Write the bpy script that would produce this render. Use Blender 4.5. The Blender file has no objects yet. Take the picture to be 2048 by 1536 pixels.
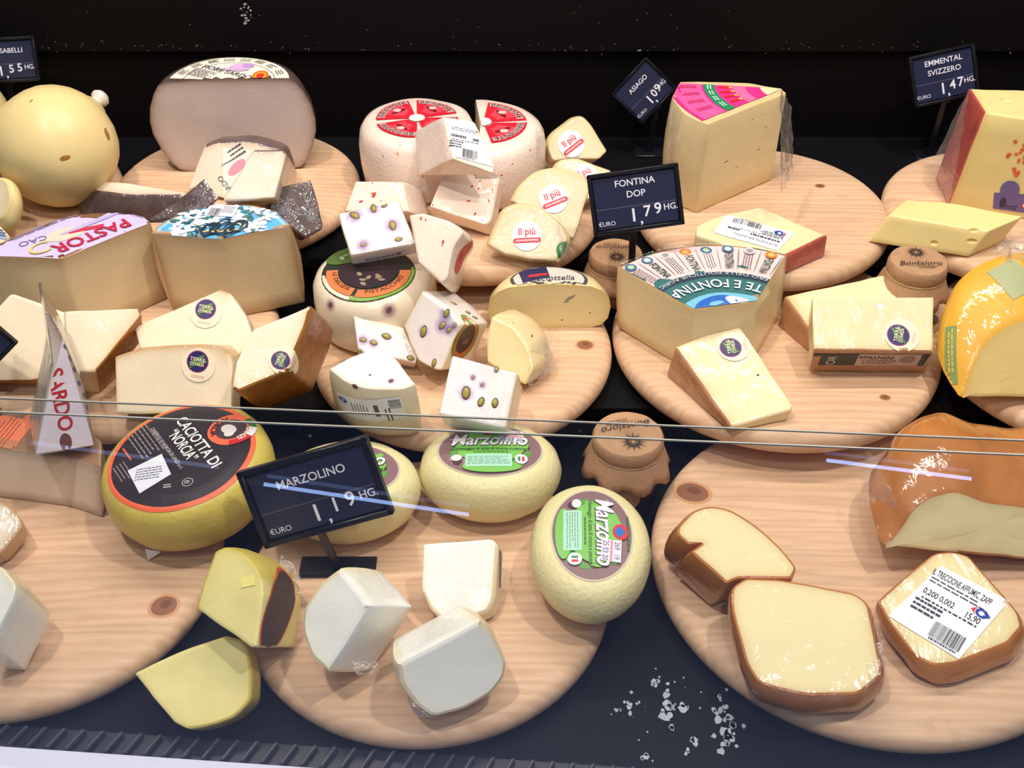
import bpy, bmesh, math, random
from mathutils import Vector, Matrix, Quaternion, noise
from mathutils.bvhtree import BVHTree

random.seed(7)
S = bpy.context.scene
COL = S.collection

# ------------------------------------------------------------------ camera
F, PITCH, CZ = 2400.0, math.radians(39.0), 0.835
cd = bpy.data.cameras.new('camera'); cam = bpy.data.objects.new('camera', cd); COL.objects.link(cam)
cam.location = (0, 0, CZ); cam.rotation_euler = (math.pi / 2 - PITCH, 0, 0)
cd.sensor_width = 36; cd.lens = 36 * F / 2048; cd.clip_start = .01
S.camera = cam
# ------------------------------------------------------------------ world
W = bpy.data.worlds.new('world'); S.world = W; W.use_nodes = True
W.node_tree.nodes['Background'].inputs[0].default_value = (.62, .70, 1.0, 1)
W.node_tree.nodes['Background'].inputs[1].default_value = .16
# ------------------------------------------------------------------ lamps of the shop and an added fill
def lamp(kind, name, loc, aim, power, col, size=.1, sy=None, spot=None):
    l = bpy.data.lights.new(name, kind); l.energy = power; l.color = col
    if kind == 'AREA':
        l.shape = 'RECTANGLE' if sy else 'DISK'; l.size = size
        if sy: l.size_y = sy
    else:
        l.shadow_soft_size = size
        if spot: l.spot_size = math.radians(spot); l.spot_blend = .5
    o = bpy.data.objects.new(name, l); COL.objects.link(o); o.location = loc
    o.rotation_euler = (Vector(aim) - Vector(loc)).to_track_quat('-Z', 'Y').to_euler()
    return o
WARM = (1.0, .90, .83)
lamp('SPOT', 'ceiling_spot_lamp', (-.55, .35, 2.3), (-.25, 1.0, .1), 84, WARM, .05, spot=75)
lamp('SPOT', 'ceiling_spot_lamp', (.75, .5, 2.3), (.25, 1.0, .1), 84, WARM, .05, spot=75)
lamp('SPOT', 'ceiling_spot_lamp', (.1, -.5, 2.3), (.0, 1.0, .1), 34, WARM, .03, spot=70)
lamp('AREA', 'case_strip_lamp', (0, 1.16, 1.25), (0, 1.0, 0), 13, WARM, 1.5, .05)
lamp('AREA', 'panel_fill_lamp', (0, -1.2, 2.6), (0, .8, 0), 10, (.86, .92, 1.0), 1.2, .6)  # soft fill added above the aisle, not a fixture of the shop
V = S.view_settings
V.view_transform = 'Standard'; V.look = 'None'; V.gamma = 1; V.use_curve_mapping = False; V.exposure = -0.15

# ------------------------------------------------------------------ pixel geometry (2048 x 1536)
RX = Vector((1, 0, 0)); UP = Vector((0, math.sin(PITCH), math.cos(PITCH))); FW = Vector((0, math.cos(PITCH), -math.sin(PITCH)))
EYE = Vector((0, 0, CZ))
def ray(px, py): return FW + RX * ((px - 1024) / F) - UP * ((py - 768) / F)
def P(px, py, z):
    d = ray(px, py); return EYE + d * ((z - CZ) / d.z)
def onplane(px, py, A, n):
    d = ray(px, py); return EYE + d * ((A - EYE).dot(n) / d.dot(n))
def Nrm(az, el):
    a, e = math.radians(az), math.radians(el)
    return Vector((math.sin(a) * math.cos(e), -math.cos(a) * math.cos(e), math.sin(e)))
def mpp(p): return (p - EYE).dot(FW) / F
T1, T2, T3 = .03, .08, .13        # heights of the three rows of boards

# ------------------------------------------------------------------ materials
def lin(c): return c / 12.92 if c <= .04045 else ((c + .055) / 1.055) ** 2.4
def rgb(r, g, b): return (lin(r / 255), lin(g / 255), lin(b / 255), 1)
MATS = {}
def base_mat(name):
    m = bpy.data.materials.new(name); m.use_nodes = True
    return m, m.node_tree, m.node_tree.nodes['Principled BSDF']
def wrap_coat(nt, b, amount=1.0, scale=60):
    """cling film: a clear coat with creases"""
    N, L = nt.nodes, nt.links
    tc = N.new('ShaderNodeTexCoord'); mp = N.new('ShaderNodeMapping'); mp.inputs['Scale'].default_value = (1, .35, 1.4)
    mp.inputs['Rotation'].default_value = (.3, .5, .8)
    nz = N.new('ShaderNodeTexNoise'); nz.inputs['Scale'].default_value = scale; nz.inputs['Detail'].default_value = 3; nz.inputs['Distortion'].default_value = 1.2
    bp = N.new('ShaderNodeBump'); bp.inputs['Strength'].default_value = .35; bp.inputs['Distance'].default_value = .004
    L.new(tc.outputs['Object'], mp.inputs[0]); L.new(mp.outputs[0], nz.inputs['Vector']); L.new(nz.outputs[0], bp.inputs['Height'])
    L.new(bp.outputs[0], b.inputs['Coat Normal'])
    b.inputs['Coat Weight'].default_value = amount; b.inputs['Coat Roughness'].default_value = .08
def cheese(name, col, edge=None, rough=.5, var=.06, wrap=0., bump=.15, spots=None, spot_amt=.0, spot_scale=90, nscale=25, sss=0.06):
    """cheese paste or rind: soft colour variation, a darker zone under the rind (attribute 'rind'), small eyes or specks"""
    if name in MATS: return MATS[name]
    m, nt, b = base_mat(name); N, L = nt.nodes, nt.links
    tc = N.new('ShaderNodeTexCoord')
    nz = N.new('ShaderNodeTexNoise'); nz.inputs['Scale'].default_value = nscale; nz.inputs['Detail'].default_value = 5
    L.new(tc.outputs['Object'], nz.inputs['Vector'])
    mx = N.new('ShaderNodeMix'); mx.data_type = 'RGBA'
    mx.inputs[6].default_value = tuple(c * (1 - var * 2.2) for c in col[:3]) + (1,)
    mx.inputs[7].default_value = tuple(min(1, c * (1 + var)) for c in col[:3]) + (1,)
    L.new(nz.outputs[0], mx.inputs[0]); out = mx.outputs[2]
    if spots:
        vo = N.new('ShaderNodeTexVoronoi'); vo.inputs['Scale'].default_value = spot_scale; vo.inputs['Randomness'].default_value = 1
        L.new(tc.outputs['Object'], vo.inputs['Vector'])
        n2 = N.new('ShaderNodeTexNoise'); n2.inputs['Scale'].default_value = spot_scale * .45; L.new(tc.outputs['Object'], n2.inputs['Vector'])
        ad = N.new('ShaderNodeMath'); ad.operation = 'MULTIPLY_ADD'; ad.inputs[1].default_value = .55; L.new(n2.outputs[0], ad.inputs[0]); L.new(vo.outputs['Distance'], ad.inputs[2])
        rp = N.new('ShaderNodeMapRange'); rp.inputs[1].default_value = .26 + spot_amt; rp.inputs[2].default_value = .21 + spot_amt
        L.new(ad.outputs[0], rp.inputs[0])
        m2 = N.new('ShaderNodeMix'); m2.data_type = 'RGBA'; L.new(rp.outputs[0], m2.inputs[0]); L.new(out, m2.inputs[6]); m2.inputs[7].default_value = spots
        out = m2.outputs[2]
    if edge:
        at = N.new('ShaderNodeAttribute'); at.attribute_name = 'rind'
        m3 = N.new('ShaderNodeMix'); m3.data_type = 'RGBA'; L.new(at.outputs['Fac'], m3.inputs[0]); L.new(out, m3.inputs[6]); m3.inputs[7].default_value = edge
        out = m3.outputs[2]
    L.new(out, b.inputs['Base Color'])
    b.inputs['Roughness'].default_value = rough
    b.inputs['Specular IOR Level'].default_value = .35
    if bump:
        n3 = N.new('ShaderNodeTexNoise'); n3.inputs['Scale'].default_value = 260; n3.inputs['Detail'].default_value = 4
        L.new(tc.outputs['Object'], n3.inputs['Vector'])
        bp = N.new('ShaderNodeBump'); bp.inputs['Strength'].default_value = bump; bp.inputs['Distance'].default_value = .0015
        L.new(n3.outputs[0], bp.inputs['Height']); L.new(bp.outputs[0], b.inputs['Normal'])
    if wrap: wrap_coat(nt, b, wrap)
    MATS[name] = m
    return m
def plain(name, col, rough=.5, spec=.4, coat=0, metal=0):
    if name in MATS: return MATS[name]
    m, nt, b = base_mat(name); b.inputs['Base Color'].default_value = col; b.inputs['Roughness'].default_value = rough
    b.inputs['Specular IOR Level'].default_value = spec; b.inputs['Coat Weight'].default_value = coat; b.inputs['Metallic'].default_value = metal
    MATS[name] = m; return m
def ink(r, g, b):
    return plain('print_%d_%d_%d' % (r, g, b), rgb(r, g, b), .42, .4)
def clear(name, tint, gloss_col, base=.04, power=5, rough=.0, crease=0):
    m = bpy.data.materials.new(name); m.use_nodes = True; nt = m.node_tree; N, L = nt.nodes, nt.links
    N.remove(N['Principled BSDF']); out = N['Material Output']
    tr = N.new('ShaderNodeBsdfTransparent'); tr.inputs[0].default_value = tint
    gl = N.new('ShaderNodeBsdfGlossy'); gl.inputs[0].default_value = gloss_col; gl.inputs['Roughness'].default_value = rough
    lw = N.new('ShaderNodeLayerWeight'); lw.inputs['Blend'].default_value = .5
    pw = N.new('ShaderNodeMath'); pw.operation = 'POWER'; pw.inputs[1].default_value = power; L.new(lw.outputs['Facing'], pw.inputs[0])
    ma = N.new('ShaderNodeMath'); ma.operation = 'MULTIPLY_ADD'; ma.inputs[1].default_value = 1 - base; ma.inputs[2].default_value = base; L.new(pw.outputs[0], ma.inputs[0])
    mx = N.new('ShaderNodeMixShader'); L.new(ma.outputs[0], mx.inputs[0]); L.new(tr.outputs[0], mx.inputs[1]); L.new(gl.outputs[0], mx.inputs[2]); L.new(mx.outputs[0], out.inputs[0])
    if crease:
        tc = N.new('ShaderNodeTexCoord'); nz = N.new('ShaderNodeTexNoise'); nz.inputs['Scale'].default_value = 90; nz.inputs['Detail'].default_value = 4
        bp = N.new('ShaderNodeBump'); bp.inputs['Strength'].default_value = crease; bp.inputs['Distance'].default_value = .004
        L.new(tc.outputs['Object'], nz.inputs['Vector']); L.new(nz.outputs[0], bp.inputs['Height']); L.new(bp.outputs[0], gl.inputs['Normal'])
    MATS[name] = m; return m
GLASS = clear('case_glass', (.93, .95, .96, 1), (1, 1, 1, 1), .06)
FILM = clear('cling_film', (.97, .97, .98, 1), (1, 1, 1, 1), .06, 3, .15, .6)
_n, _l = FILM.node_tree.nodes, FILM.node_tree.links
_d = _n.new('ShaderNodeBsdfTranslucent'); _d.inputs[0].default_value = (1, 1, 1, 1); _d2 = _n.new('ShaderNodeBsdfDiffuse'); _d2.inputs[0].default_value = (1, 1, 1, 1)
_a = _n.new('ShaderNodeMixShader'); _l.new(_d.outputs[0], _a.inputs[1]); _l.new(_d2.outputs[0], _a.inputs[2])
_b = _n.new('ShaderNodeMixShader'); _b.inputs[0].default_value = .13; _l.new(_n['Mix Shader'].outputs[0], _b.inputs[1]); _l.new(_a.outputs[0], _b.inputs[2]); _l.new(_b.outputs[0], _n['Material Output'].inputs[0])

def wood(name, light, dark, ang):
    m, nt, b = base_mat(name); N, L = nt.nodes, nt.links
    tc = N.new('ShaderNodeTexCoord'); mp = N.new('ShaderNodeMapping'); mp.inputs['Rotation'].default_value = (0, 0, ang); mp.inputs['Scale'].default_value = (.12, 1, 1)
    L.new(tc.outputs['Object'], mp.inputs[0])
    nz = N.new('ShaderNodeTexNoise'); nz.inputs['Scale'].default_value = 14; nz.inputs['Detail'].default_value = 3; L.new(mp.outputs[0], nz.inputs['Vector'])
    wv = N.new('ShaderNodeTexWave'); wv.bands_direction = 'Y'; wv.inputs['Scale'].default_value = 34; wv.inputs['Distortion'].default_value = 9
    wv.inputs['Detail'].default_value = 3; wv.inputs['Detail Scale'].default_value = 1.2; L.new(mp.outputs[0], wv.inputs['Vector'])
    fi = N.new('ShaderNodeTexNoise'); fi.inputs['Scale'].default_value = 160; fi.inputs['Detail'].default_value = 4; L.new(mp.outputs[0], fi.inputs['Vector'])
    # glued staves: each band along the grain a slightly different tone
    sx = N.new('ShaderNodeSeparateXYZ'); L.new(mp.outputs[0], sx.inputs[0])
    ml = N.new('ShaderNodeMath'); ml.operation = 'MULTIPLY'; ml.inputs[1].default_value = 17; L.new(sx.outputs['Y'], ml.inputs[0])
    fl = N.new('ShaderNodeMath'); fl.operation = 'FLOOR'; L.new(ml.outputs[0], fl.inputs[0])
    wn = N.new('ShaderNodeTexWhiteNoise'); wn.noise_dimensions = '1D'; L.new(fl.outputs[0], wn.inputs['W'])
    cr = N.new('ShaderNodeValToRGB'); cr.color_ramp.elements[0].position = .05; cr.color_ramp.elements[1].position = .75
    cr.color_ramp.elements[0].color = dark; cr.color_ramp.elements[1].color = light; L.new(wv.outputs['Fac'], cr.inputs[0])
    m1 = N.new('ShaderNodeMix'); m1.data_type = 'RGBA'; m1.inputs[7].default_value = light; m1.inputs[0].default_value = .68; L.new(cr.outputs[0], m1.inputs[6])
    hs = N.new('ShaderNodeHueSaturation'); L.new(m1.outputs[2], hs.inputs['Color'])
    mr = N.new('ShaderNodeMapRange'); mr.inputs[3].default_value = .9; mr.inputs[4].default_value = 1.05; L.new(wn.outputs['Value'], mr.inputs[0])
    mv = N.new('ShaderNodeMath'); mv.operation = 'MULTIPLY'; L.new(mr.outputs[0], mv.inputs[0])
    m4 = N.new('ShaderNodeMapRange'); m4.inputs[3].default_value = .8; m4.inputs[4].default_value = 1.15; L.new(fi.outputs[0], m4.inputs[0]); L.new(m4.outputs[0], mv.inputs[1])
    L.new(mv.outputs[0], hs.inputs['Value'])
    # grey handling marks
    st = N.new('ShaderNodeTexNoise'); st.inputs['Scale'].default_value = 18; st.inputs['Detail'].default_value = 6; st.inputs['Roughness'].default_value = .7; L.new(tc.outputs['Object'], st.inputs['Vector'])
    r2 = N.new('ShaderNodeMapRange'); r2.inputs[1].default_value = .62; r2.inputs[2].default_value = .78; r2.inputs[4].default_value = .45; L.new(st.outputs[0], r2.inputs[0])
    m2 = N.new('ShaderNodeMix'); m2.data_type = 'RGBA'; L.new(r2.outputs[0], m2.inputs[0]); L.new(hs.outputs[0], m2.inputs[6]); m2.inputs[7].default_value = (.32, .2, .13, 1)
    L.new(m2.outputs[2], b.inputs['Base Color']); b.inputs['Roughness'].default_value = .5; b.inputs['Specular IOR Level'].default_value = .3
    bp = N.new('ShaderNodeBump'); bp.inputs['Strength'].default_value = .12; bp.inputs['Distance'].default_value = .001; L.new(wv.outputs['Fac'], bp.inputs['Height']); L.new(bp.outputs[0], b.inputs['Normal'])
    return m
def black_metal(name, base, speck, amt, scale=60, rough=.55, seam=None):
    m, nt, b = base_mat(name); N, L = nt.nodes, nt.links
    tc = N.new('ShaderNodeTexCoord')
    nz = N.new('ShaderNodeTexNoise'); nz.inputs['Scale'].default_value = scale; nz.inputs['Detail'].default_value = 5; nz.inputs['Roughness'].default_value = .65; L.new(tc.outputs['Object'], nz.inputs['Vector'])
    fac = nz.outputs[0]
    if seam is not None:        # paint worn off along the seam
        sx = N.new('ShaderNodeSeparateXYZ'); L.new(tc.outputs['Object'], sx.inputs[0])
        sb = N.new('ShaderNodeMath'); sb.operation = 'SUBTRACT'; sb.inputs[1].default_value = seam; L.new(sx.outputs['Z'], sb.inputs[0])
        ab = N.new('ShaderNodeMath'); ab.operation = 'ABSOLUTE'; L.new(sb.outputs[0], ab.inputs[0])
        mr = N.new('ShaderNodeMapRange'); mr.inputs[1].default_value = 0; mr.inputs[2].default_value = .02; mr.inputs[3].default_value = .06; mr.inputs[4].default_value = 0; L.new(ab.outputs[0], mr.inputs[0])
        ad = N.new('ShaderNodeMath'); ad.operation = 'ADD'; L.new(nz.outputs[0], ad.inputs[0]); L.new(mr.outputs[0], ad.inputs[1]); fac = ad.outputs[0]
    rp = N.new('ShaderNodeMapRange'); rp.inputs[1].default_value = amt; rp.inputs[2].default_value = amt + .03; L.new(fac, rp.inputs[0])
    mx = N.new('ShaderNodeMix'); mx.data_type = 'RGBA'; L.new(rp.outputs[0], mx.inputs[0]); mx.inputs[6].default_value = base; mx.inputs[7].default_value = speck
    L.new(mx.outputs[2], b.inputs['Base Color']); b.inputs['Roughness'].default_value = rough; b.inputs['Specular IOR Level'].default_value = .12
    vo = N.new('ShaderNodeTexVoronoi'); vo.inputs['Scale'].default_value = 260; vo.inputs['Randomness'].default_value = 0; L.new(tc.outputs['Object'], vo.inputs['Vector'])
    bp = N.new('ShaderNodeBump'); bp.inputs['Strength'].default_value = .2; bp.inputs['Distance'].default_value = .001; L.new(vo.outputs['Distance'], bp.inputs['Height']); L.new(bp.outputs[0], b.inputs['Normal'])
    return m
def stain_mat(name, col, strength=1.):
    """colour soaked into the paste around a nut: fades with the attribute 'fade'"""
    m = bpy.data.materials.new(name); m.use_nodes = True; nt = m.node_tree; N, L = nt.nodes, nt.links
    b = N['Principled BSDF']; b.inputs['Base Color'].default_value = col; b.inputs['Roughness'].default_value = .5
    at = N.new('ShaderNodeAttribute'); at.attribute_name = 'fade'
    ml = N.new('ShaderNodeMath'); ml.operation = 'MULTIPLY'; ml.inputs[1].default_value = strength; L.new(at.outputs['Fac'], ml.inputs[0])
    L.new(ml.outputs[0], b.inputs['Alpha']); MATS[name] = m; return m
PURPLE = stain_mat('purple_soak', rgb(150, 110, 190), .8)
DUSK = stain_mat('dusky_soak', rgb(120, 70, 90), .9)

# ------------------------------------------------------------------ objects
def tag(o, label=None, cat=None, group=None, kind=None):
    if label: o['label'] = label
    if cat: o['category'] = cat
    if group: o['group'] = group
    if kind: o['kind'] = kind
    return o
def empty(name, loc, label, cat, group=None):
    o = bpy.data.objects.new(name, None); COL.objects.link(o); o.location = loc; o.empty_display_size = .02
    return tag(o, label, cat, group)
def mesh_obj(name, verts, faces, mats, parent=None, mi=None, origin=None, smooth=True, angle=38, attr=None, kind=None):
    """verts in world space; origin (or the parent's position) becomes the object's origin"""
    off = Vector((0, 0, 0))
    q = parent
    while q is not None: off = off + q.location; q = q.parent
    if origin is not None and parent is None: off = Vector(origin)
    me = bpy.data.meshes.new(name)
    me.from_pydata([tuple(Vector(v) - off) for v in verts], [], faces)
    for m in (mats if isinstance(mats, (list, tuple)) else [mats]): me.materials.append(m)
    if mi: me.polygons.foreach_set('material_index', mi)
    if attr:
        for an, vals in attr.items():
            a = me.attributes.new(an, 'FLOAT', 'POINT'); a.data.foreach_set('value', vals)
    if smooth:
        me.polygons.foreach_set('use_smooth', [True] * len(me.polygons))
        me.update(); me.set_sharp_from_angle(angle=math.radians(angle))
    me.update()
    o = bpy.data.objects.new(name, me); COL.objects.link(o); o.parent = parent
    if parent is None and origin is not None: o.location = origin
    if kind: o['kind'] = kind
    return o
def structure(name, verts, faces, mat, smooth=False):
    o = mesh_obj(name, verts, faces, mat, smooth=smooth); o['kind'] = 'structure'; return o
def box_vf(c, ux, uy, uz):
    c, ux, uy, uz = map(Vector, (c, ux, uy, uz))
    v = [c + ux * i + uy * j + uz * k for i in (-1, 1) for j in (-1, 1) for k in (-1, 1)]
    f = [(0, 1, 3, 2), (4, 6, 7, 5), (0, 4, 5, 1), (2, 3, 7, 6), (0, 2, 6, 4), (1, 5, 7, 3)]
    return v, f
def bevel_box(c, ux, uy, uz, w=.0015, seg=2):
    v, f = box_vf(c, ux, uy, uz); bm = bmesh.new()
    bv = [bm.verts.new(p) for p in v]
    for q in f: bm.faces.new([bv[i] for i in q])
    bmesh.ops.recalc_face_normals(bm, faces=bm.faces)
    bmesh.ops.bevel(bm, geom=list(bm.edges), offset=w, segments=seg, profile=.5, affect='EDGES')
    bm.verts.index_update()
    V_ = [x.co.copy() for x in bm.verts]; F_ = [[x.index for x in q.verts] for q in bm.faces]; bm.free()
    return V_, F_
class Thing: pass

def finish(name, label, cat, group, verts, faces, mi, attr, mats, names, holes=None, plane=None, base=None, angle=38):
    """split a two-material body into its parts and keep a search tree for labels"""
    verts = [Vector(v) for v in verts]
    if base is None:
        zmin = min(v.z for v in verts); low = [v for v in verts if v.z < zmin + .01]
        base = sum(low, Vector()) / len(low); base.z = zmin
    root = empty(name, base, label, cat, group)
    if holes:
        me = bpy.data.meshes.new('tmp'); me.from_pydata(verts, [], faces); me.polygons.foreach_set('material_index', mi)
        for m in mats: me.materials.append(m)
        a = me.attributes.new('rind', 'FLOAT', 'POINT'); a.data.foreach_set('value', attr)
        o = bpy.data.objects.new('tmp', me); COL.objects.link(o)
        cm = bpy.data.meshes.new('cut'); bm = bmesh.new()
        for c, r, ax in holes:
            q = bmesh.ops.create_icosphere(bm, subdivisions=2, radius=1)
            for v in q['verts']: v.co = c + ax[0] * (v.co.x * r[0]) + ax[1] * (v.co.y * r[1]) + ax[2] * (v.co.z * r[2])
        bm.to_mesh(cm); bm.free(); co = bpy.data.objects.new('cut', cm); COL.objects.link(co)
        bo = o.modifiers.new('b', 'BOOLEAN'); bo.object = co; bo.operation = 'DIFFERENCE'; bo.solver = 'EXACT'; bo.use_self = True
        dg = bpy.context.evaluated_depsgraph_get(); ev = o.evaluated_get(dg).to_mesh()
        verts = [v.co.copy() for v in ev.vertices]; faces = [list(p.vertices) for p in ev.polygons]; mi = [min(p.material_index, len(mats) - 1) for p in ev.polygons]
        ra = ev.attributes.get('rind'); attr = [x.value for x in ra.data] if ra else [0.] * len(verts)
        bpy.data.objects.remove(o); bpy.data.objects.remove(co)
    T = Thing(); T.root = root; T.parts = {}
    for k, m in enumerate(mats):
        fs = [f for f, i in zip(faces, mi) if i == k]
        if not fs: continue
        used = sorted({i for f in fs for i in f}); idx = {i: j for j, i in enumerate(used)}
        T.parts[names[k]] = mesh_obj(names[k], [verts[i] for i in used], [[idx[i] for i in f] for f in fs], m, root, attr={'rind': [attr[i] for i in used]}, angle=angle)
    T.bvh = BVHTree.FromPolygons(verts, faces); T.plane = plane
    return T

def slab(name, label, cat, face, az, el, rest, paste, rind=None, kinds=None, back=None, depth=None, drop=None, front='p', rear='p', lean=(0, 0),
         rad=3, bev=.0025, taper=1., bulge=0., rw=.004, jit=.0007, holes=None, group=None, z=None, nmid=5, thick=None):
    """a cut piece: its main face is a flat polygon of its own size and tilt, carried back through its real thickness"""
    n = Nrm(az, el)
    face = [tuple(p) if len(p) > 2 else (p[0], p[1], rad) for p in face]
    kinds = kinds or 'p' * len(face)
    def solve(za):
        A = P(face[0][0], face[0][1], za)
        fr = [onplane(p[0], p[1], A, n) for p in face]
        if drop is not None:
            bk = [f + Vector((lean[0], lean[1], -1)) * max(f.z - rest, drop) for f in fr]
            return A, fr, bk, min(f.z for f in fr) - drop
        if back:
            i, q = back; d = ray(*q).normalized(); c = fr[i]; w0 = EYE - c
            a, bb, cc = 1., d.dot(-n), 1.; dd, ee = d.dot(w0), (-n).dot(w0)
            s = (bb * ee - cc * dd) / (a * cc - bb * bb); ext = EYE + d * s - c
        else: ext = -n * depth
        cen = sum(fr, Vector()) / len(fr)
        bk = [cen + (f - cen) * taper + ext * (thick[i_] if thick else 1) for i_, f in enumerate(fr)]
        return A, fr, bk, min(min(v.z for v in fr), min(v.z for v in bk))
    if z is None:
        z0, z1 = rest + .002, rest + .06
        m0, m1 = solve(z0)[3] - rest, solve(z1)[3] - rest
        for _ in range(12):
            if abs(m1 - m0) < 1e-9: break
            z2 = z1 - m1 * (z1 - z0) / (m1 - m0); z0, m0 = z1, m1; z1 = z2; m1 = solve(z1)[3] - rest
            if abs(m1) < 1e-5: break
        z = z1
    A, fr, bk, _ = solve(z)
    o = fr[0]; U = (fr[1] - fr[0]).normalized(); Vv = n.cross(U)
    to2 = lambda p: Vector(((p - o).dot(U), (p - o).dot(Vv)))
    p2 = [to2(p) for p in fr]; ex = [b_ - f_ for b_, f_ in zip(bk, fr)]; ks = list(kinds); N_ = len(p2); rr = [p[2] * mpp(f) for p, f in zip(face, fr)]
    area = sum(p2[i].x * p2[(i + 1) % N_].y - p2[(i + 1) % N_].x * p2[i].y for i in range(N_))
    if area < 0:
        p2 = p2[::-1]; ex = ex[::-1]; rr = rr[::-1]; ks = ks[::-1]; ks = ks[1:] + ks[:1]
    # rounded and resampled outline: position, extrusion, kind of the edge that follows
    out = []
    for i in range(N_):
        a, b_, c = p2[i - 1], p2[i], p2[(i + 1) % N_]
        l1, l2 = (a - b_).length, (c - b_).length; r = min(rr[i], .45 * l1, .45 * l2)
        s, e = b_ + (a - b_) / l1 * r, b_ + (c - b_) / l2 * r
        es, ee = ex[i].lerp(ex[i - 1], r / l1), ex[i].lerp(ex[(i + 1) % N_], r / l2)
        m = 3 if r < .004 else 6
        for k in range(m + 1):
            t = k / m; q = s * (1 - t) ** 2 + b_ * 2 * t * (1 - t) + e * t * t
            qe = es * (1 - t) ** 2 + ex[i] * 2 * t * (1 - t) + ee * t * t
            out.append([q, qe, ks[i - 1] if t < .5 else ks[i]])
        rn = min(rr[(i + 1) % N_], .45 * l2); e2 = c + (b_ - c) / l2 * rn; ee2 = ex[(i + 1) % N_].lerp(ex[i], rn / l2)
        cnt = int((e2 - e).length / .006)
        for k in range(1, cnt):
            t = k / cnt; out.append([e.lerp(e2, t), ee.lerp(ee2, t), ks[i]])
    cl = [out[0]]
    for q in out[1:]:
        if (q[0] - cl[-1][0]).length > 1e-4: cl.append(q)
    if (cl[0][0] - cl[-1][0]).length < 1e-4: cl.pop()
    out = cl; M = len(out)
    inn, wts = [], []
    for i in range(M):
        t = (out[(i + 1) % M][0] - out[i - 1][0]); t = t.normalized() if t.length else Vector((1, 0)); inn.append(Vector((-t.y, t.x)))
        wts.append(1. if out[i][2] == 'r' else 0.)
    if bulge:
        for _ in range(4): wts = [min(wts[i], .25 * wts[i - 1] + .5 * wts[i] + .25 * wts[(i + 1) % M]) if out[i][2] == 'r' else 0 for i in range(M)]
    cen = sum((q[0] for q in out), Vector((0, 0))) / M
    rp = [q[0] for q in out if q[2] == 'r']
    def rindness(p, d, D):
        v = 0.
        if rp: v = math.exp(-min((p - q).length for q in rp) / rw)
        if front == 'r': v = max(v, math.exp(-d / rw))
        if rear == 'r': v = max(v, math.exp(-(D - d) / rw))
        return v
    verts, attr, rings = [], [], []
    def add(p, e, t, D):
        w = o + U * p.x + Vv * p.y
        if drop is not None: e = Vector((lean[0], lean[1], -1)) * max(w.z - rest, drop * .5)
        w = w + e * t
        jv = noise.noise_vector(w * 45 + Vector((face[0][0], face[0][1], 3))) * jit
        verts.append(w + jv); attr.append(rindness(p, t * D, D)); return len(verts) - 1
    # caps
    def cap(t, rev):
        rs = []
        for sc in (.96, .9, .8, .6, .3):
            rs.append([add(cen + (out[i][0] + inn[i] * bev - cen) * sc, out[i][1], t, out[i][1].length) for i in range(M)])
        c = add(cen, sum((q[1] for q in out), Vector()) / M, t, sum(q[1].length for q in out) / M)
        return rs, c
    fcap, fc = cap(0, 0)
    for tt, ins in [(0, 1.), (.3, .3), (1., 0)]:
        rings.append([add(out[i][0] + inn[i] * bev * ins, out[i][1], min(.35, bev * tt / max(out[i][1].length, 1e-4)), out[i][1].length) for i in range(M)])
    for k in range(1, nmid):
        t = k / nmid
        rings.append([add(out[i][0] - inn[i] * bulge * math.sin(math.pi * t) * wts[i], out[i][1], t, out[i][1].length) for i in range(M)])
    for tt, ins in [(1., 0), (.3, .3), (0, 1.)]:
        rings.append([add(out[i][0] + inn[i] * bev * ins, out[i][1], 1 - min(.35, bev * tt / max(out[i][1].length, 1e-4)), out[i][1].length) for i in range(M)])
    bcap, bc = cap(1, 1)
    faces, mi = [], []
    two = rind is not None
    km = {'p': 0, 'r': 1 if two else 0}
    def strip(r0, r1, kind=None):
        for i in range(M):
            j = (i + 1) % M; faces.append((r0[i], r1[i], r1[j], r0[j])); mi.append(km[kind or out[i][2]])
    prev = rings[0]
    for r in fcap: strip(r, prev, front); prev = r
    for i in range(M): faces.append((fc, prev[i], prev[(i + 1) % M])); mi.append(km[front])
    for a, b_ in zip(rings, rings[1:]): strip(a, b_)
    prev = rings[-1]
    for r in bcap: strip(prev, r, rear); prev = r
    for i in range(M): faces.append((prev[i], bc, prev[(i + 1) % M])); mi.append(km[rear])
    hl = None
    if holes:
        hl = []
        for h in holes:
            px, py, r = h[:3]; fl = h[3] if len(h) > 3 else .6
            bv = BVHTree.FromPolygons(verts, faces); hit = bv.ray_cast(EYE, ray(px, py).normalized())
            if hit[0] is None: continue
            rm = r * mpp(hit[0]); nn = hit[1]; a1 = nn.orthogonal().normalized()
            if abs(nn.dot(RX)) < .9: a1 = (RX - nn * RX.dot(nn)).normalized()
            hl.append((hit[0] + nn * rm * .25, (rm, rm * fl, rm * .8), (a1, nn.cross(a1), nn)))
    T = finish(name, label, cat, group, verts, faces, mi, attr, [paste, rind] if two else [paste], ['paste', 'rind'], hl, (A, n))
    T.face3 = fr
    return T

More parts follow.
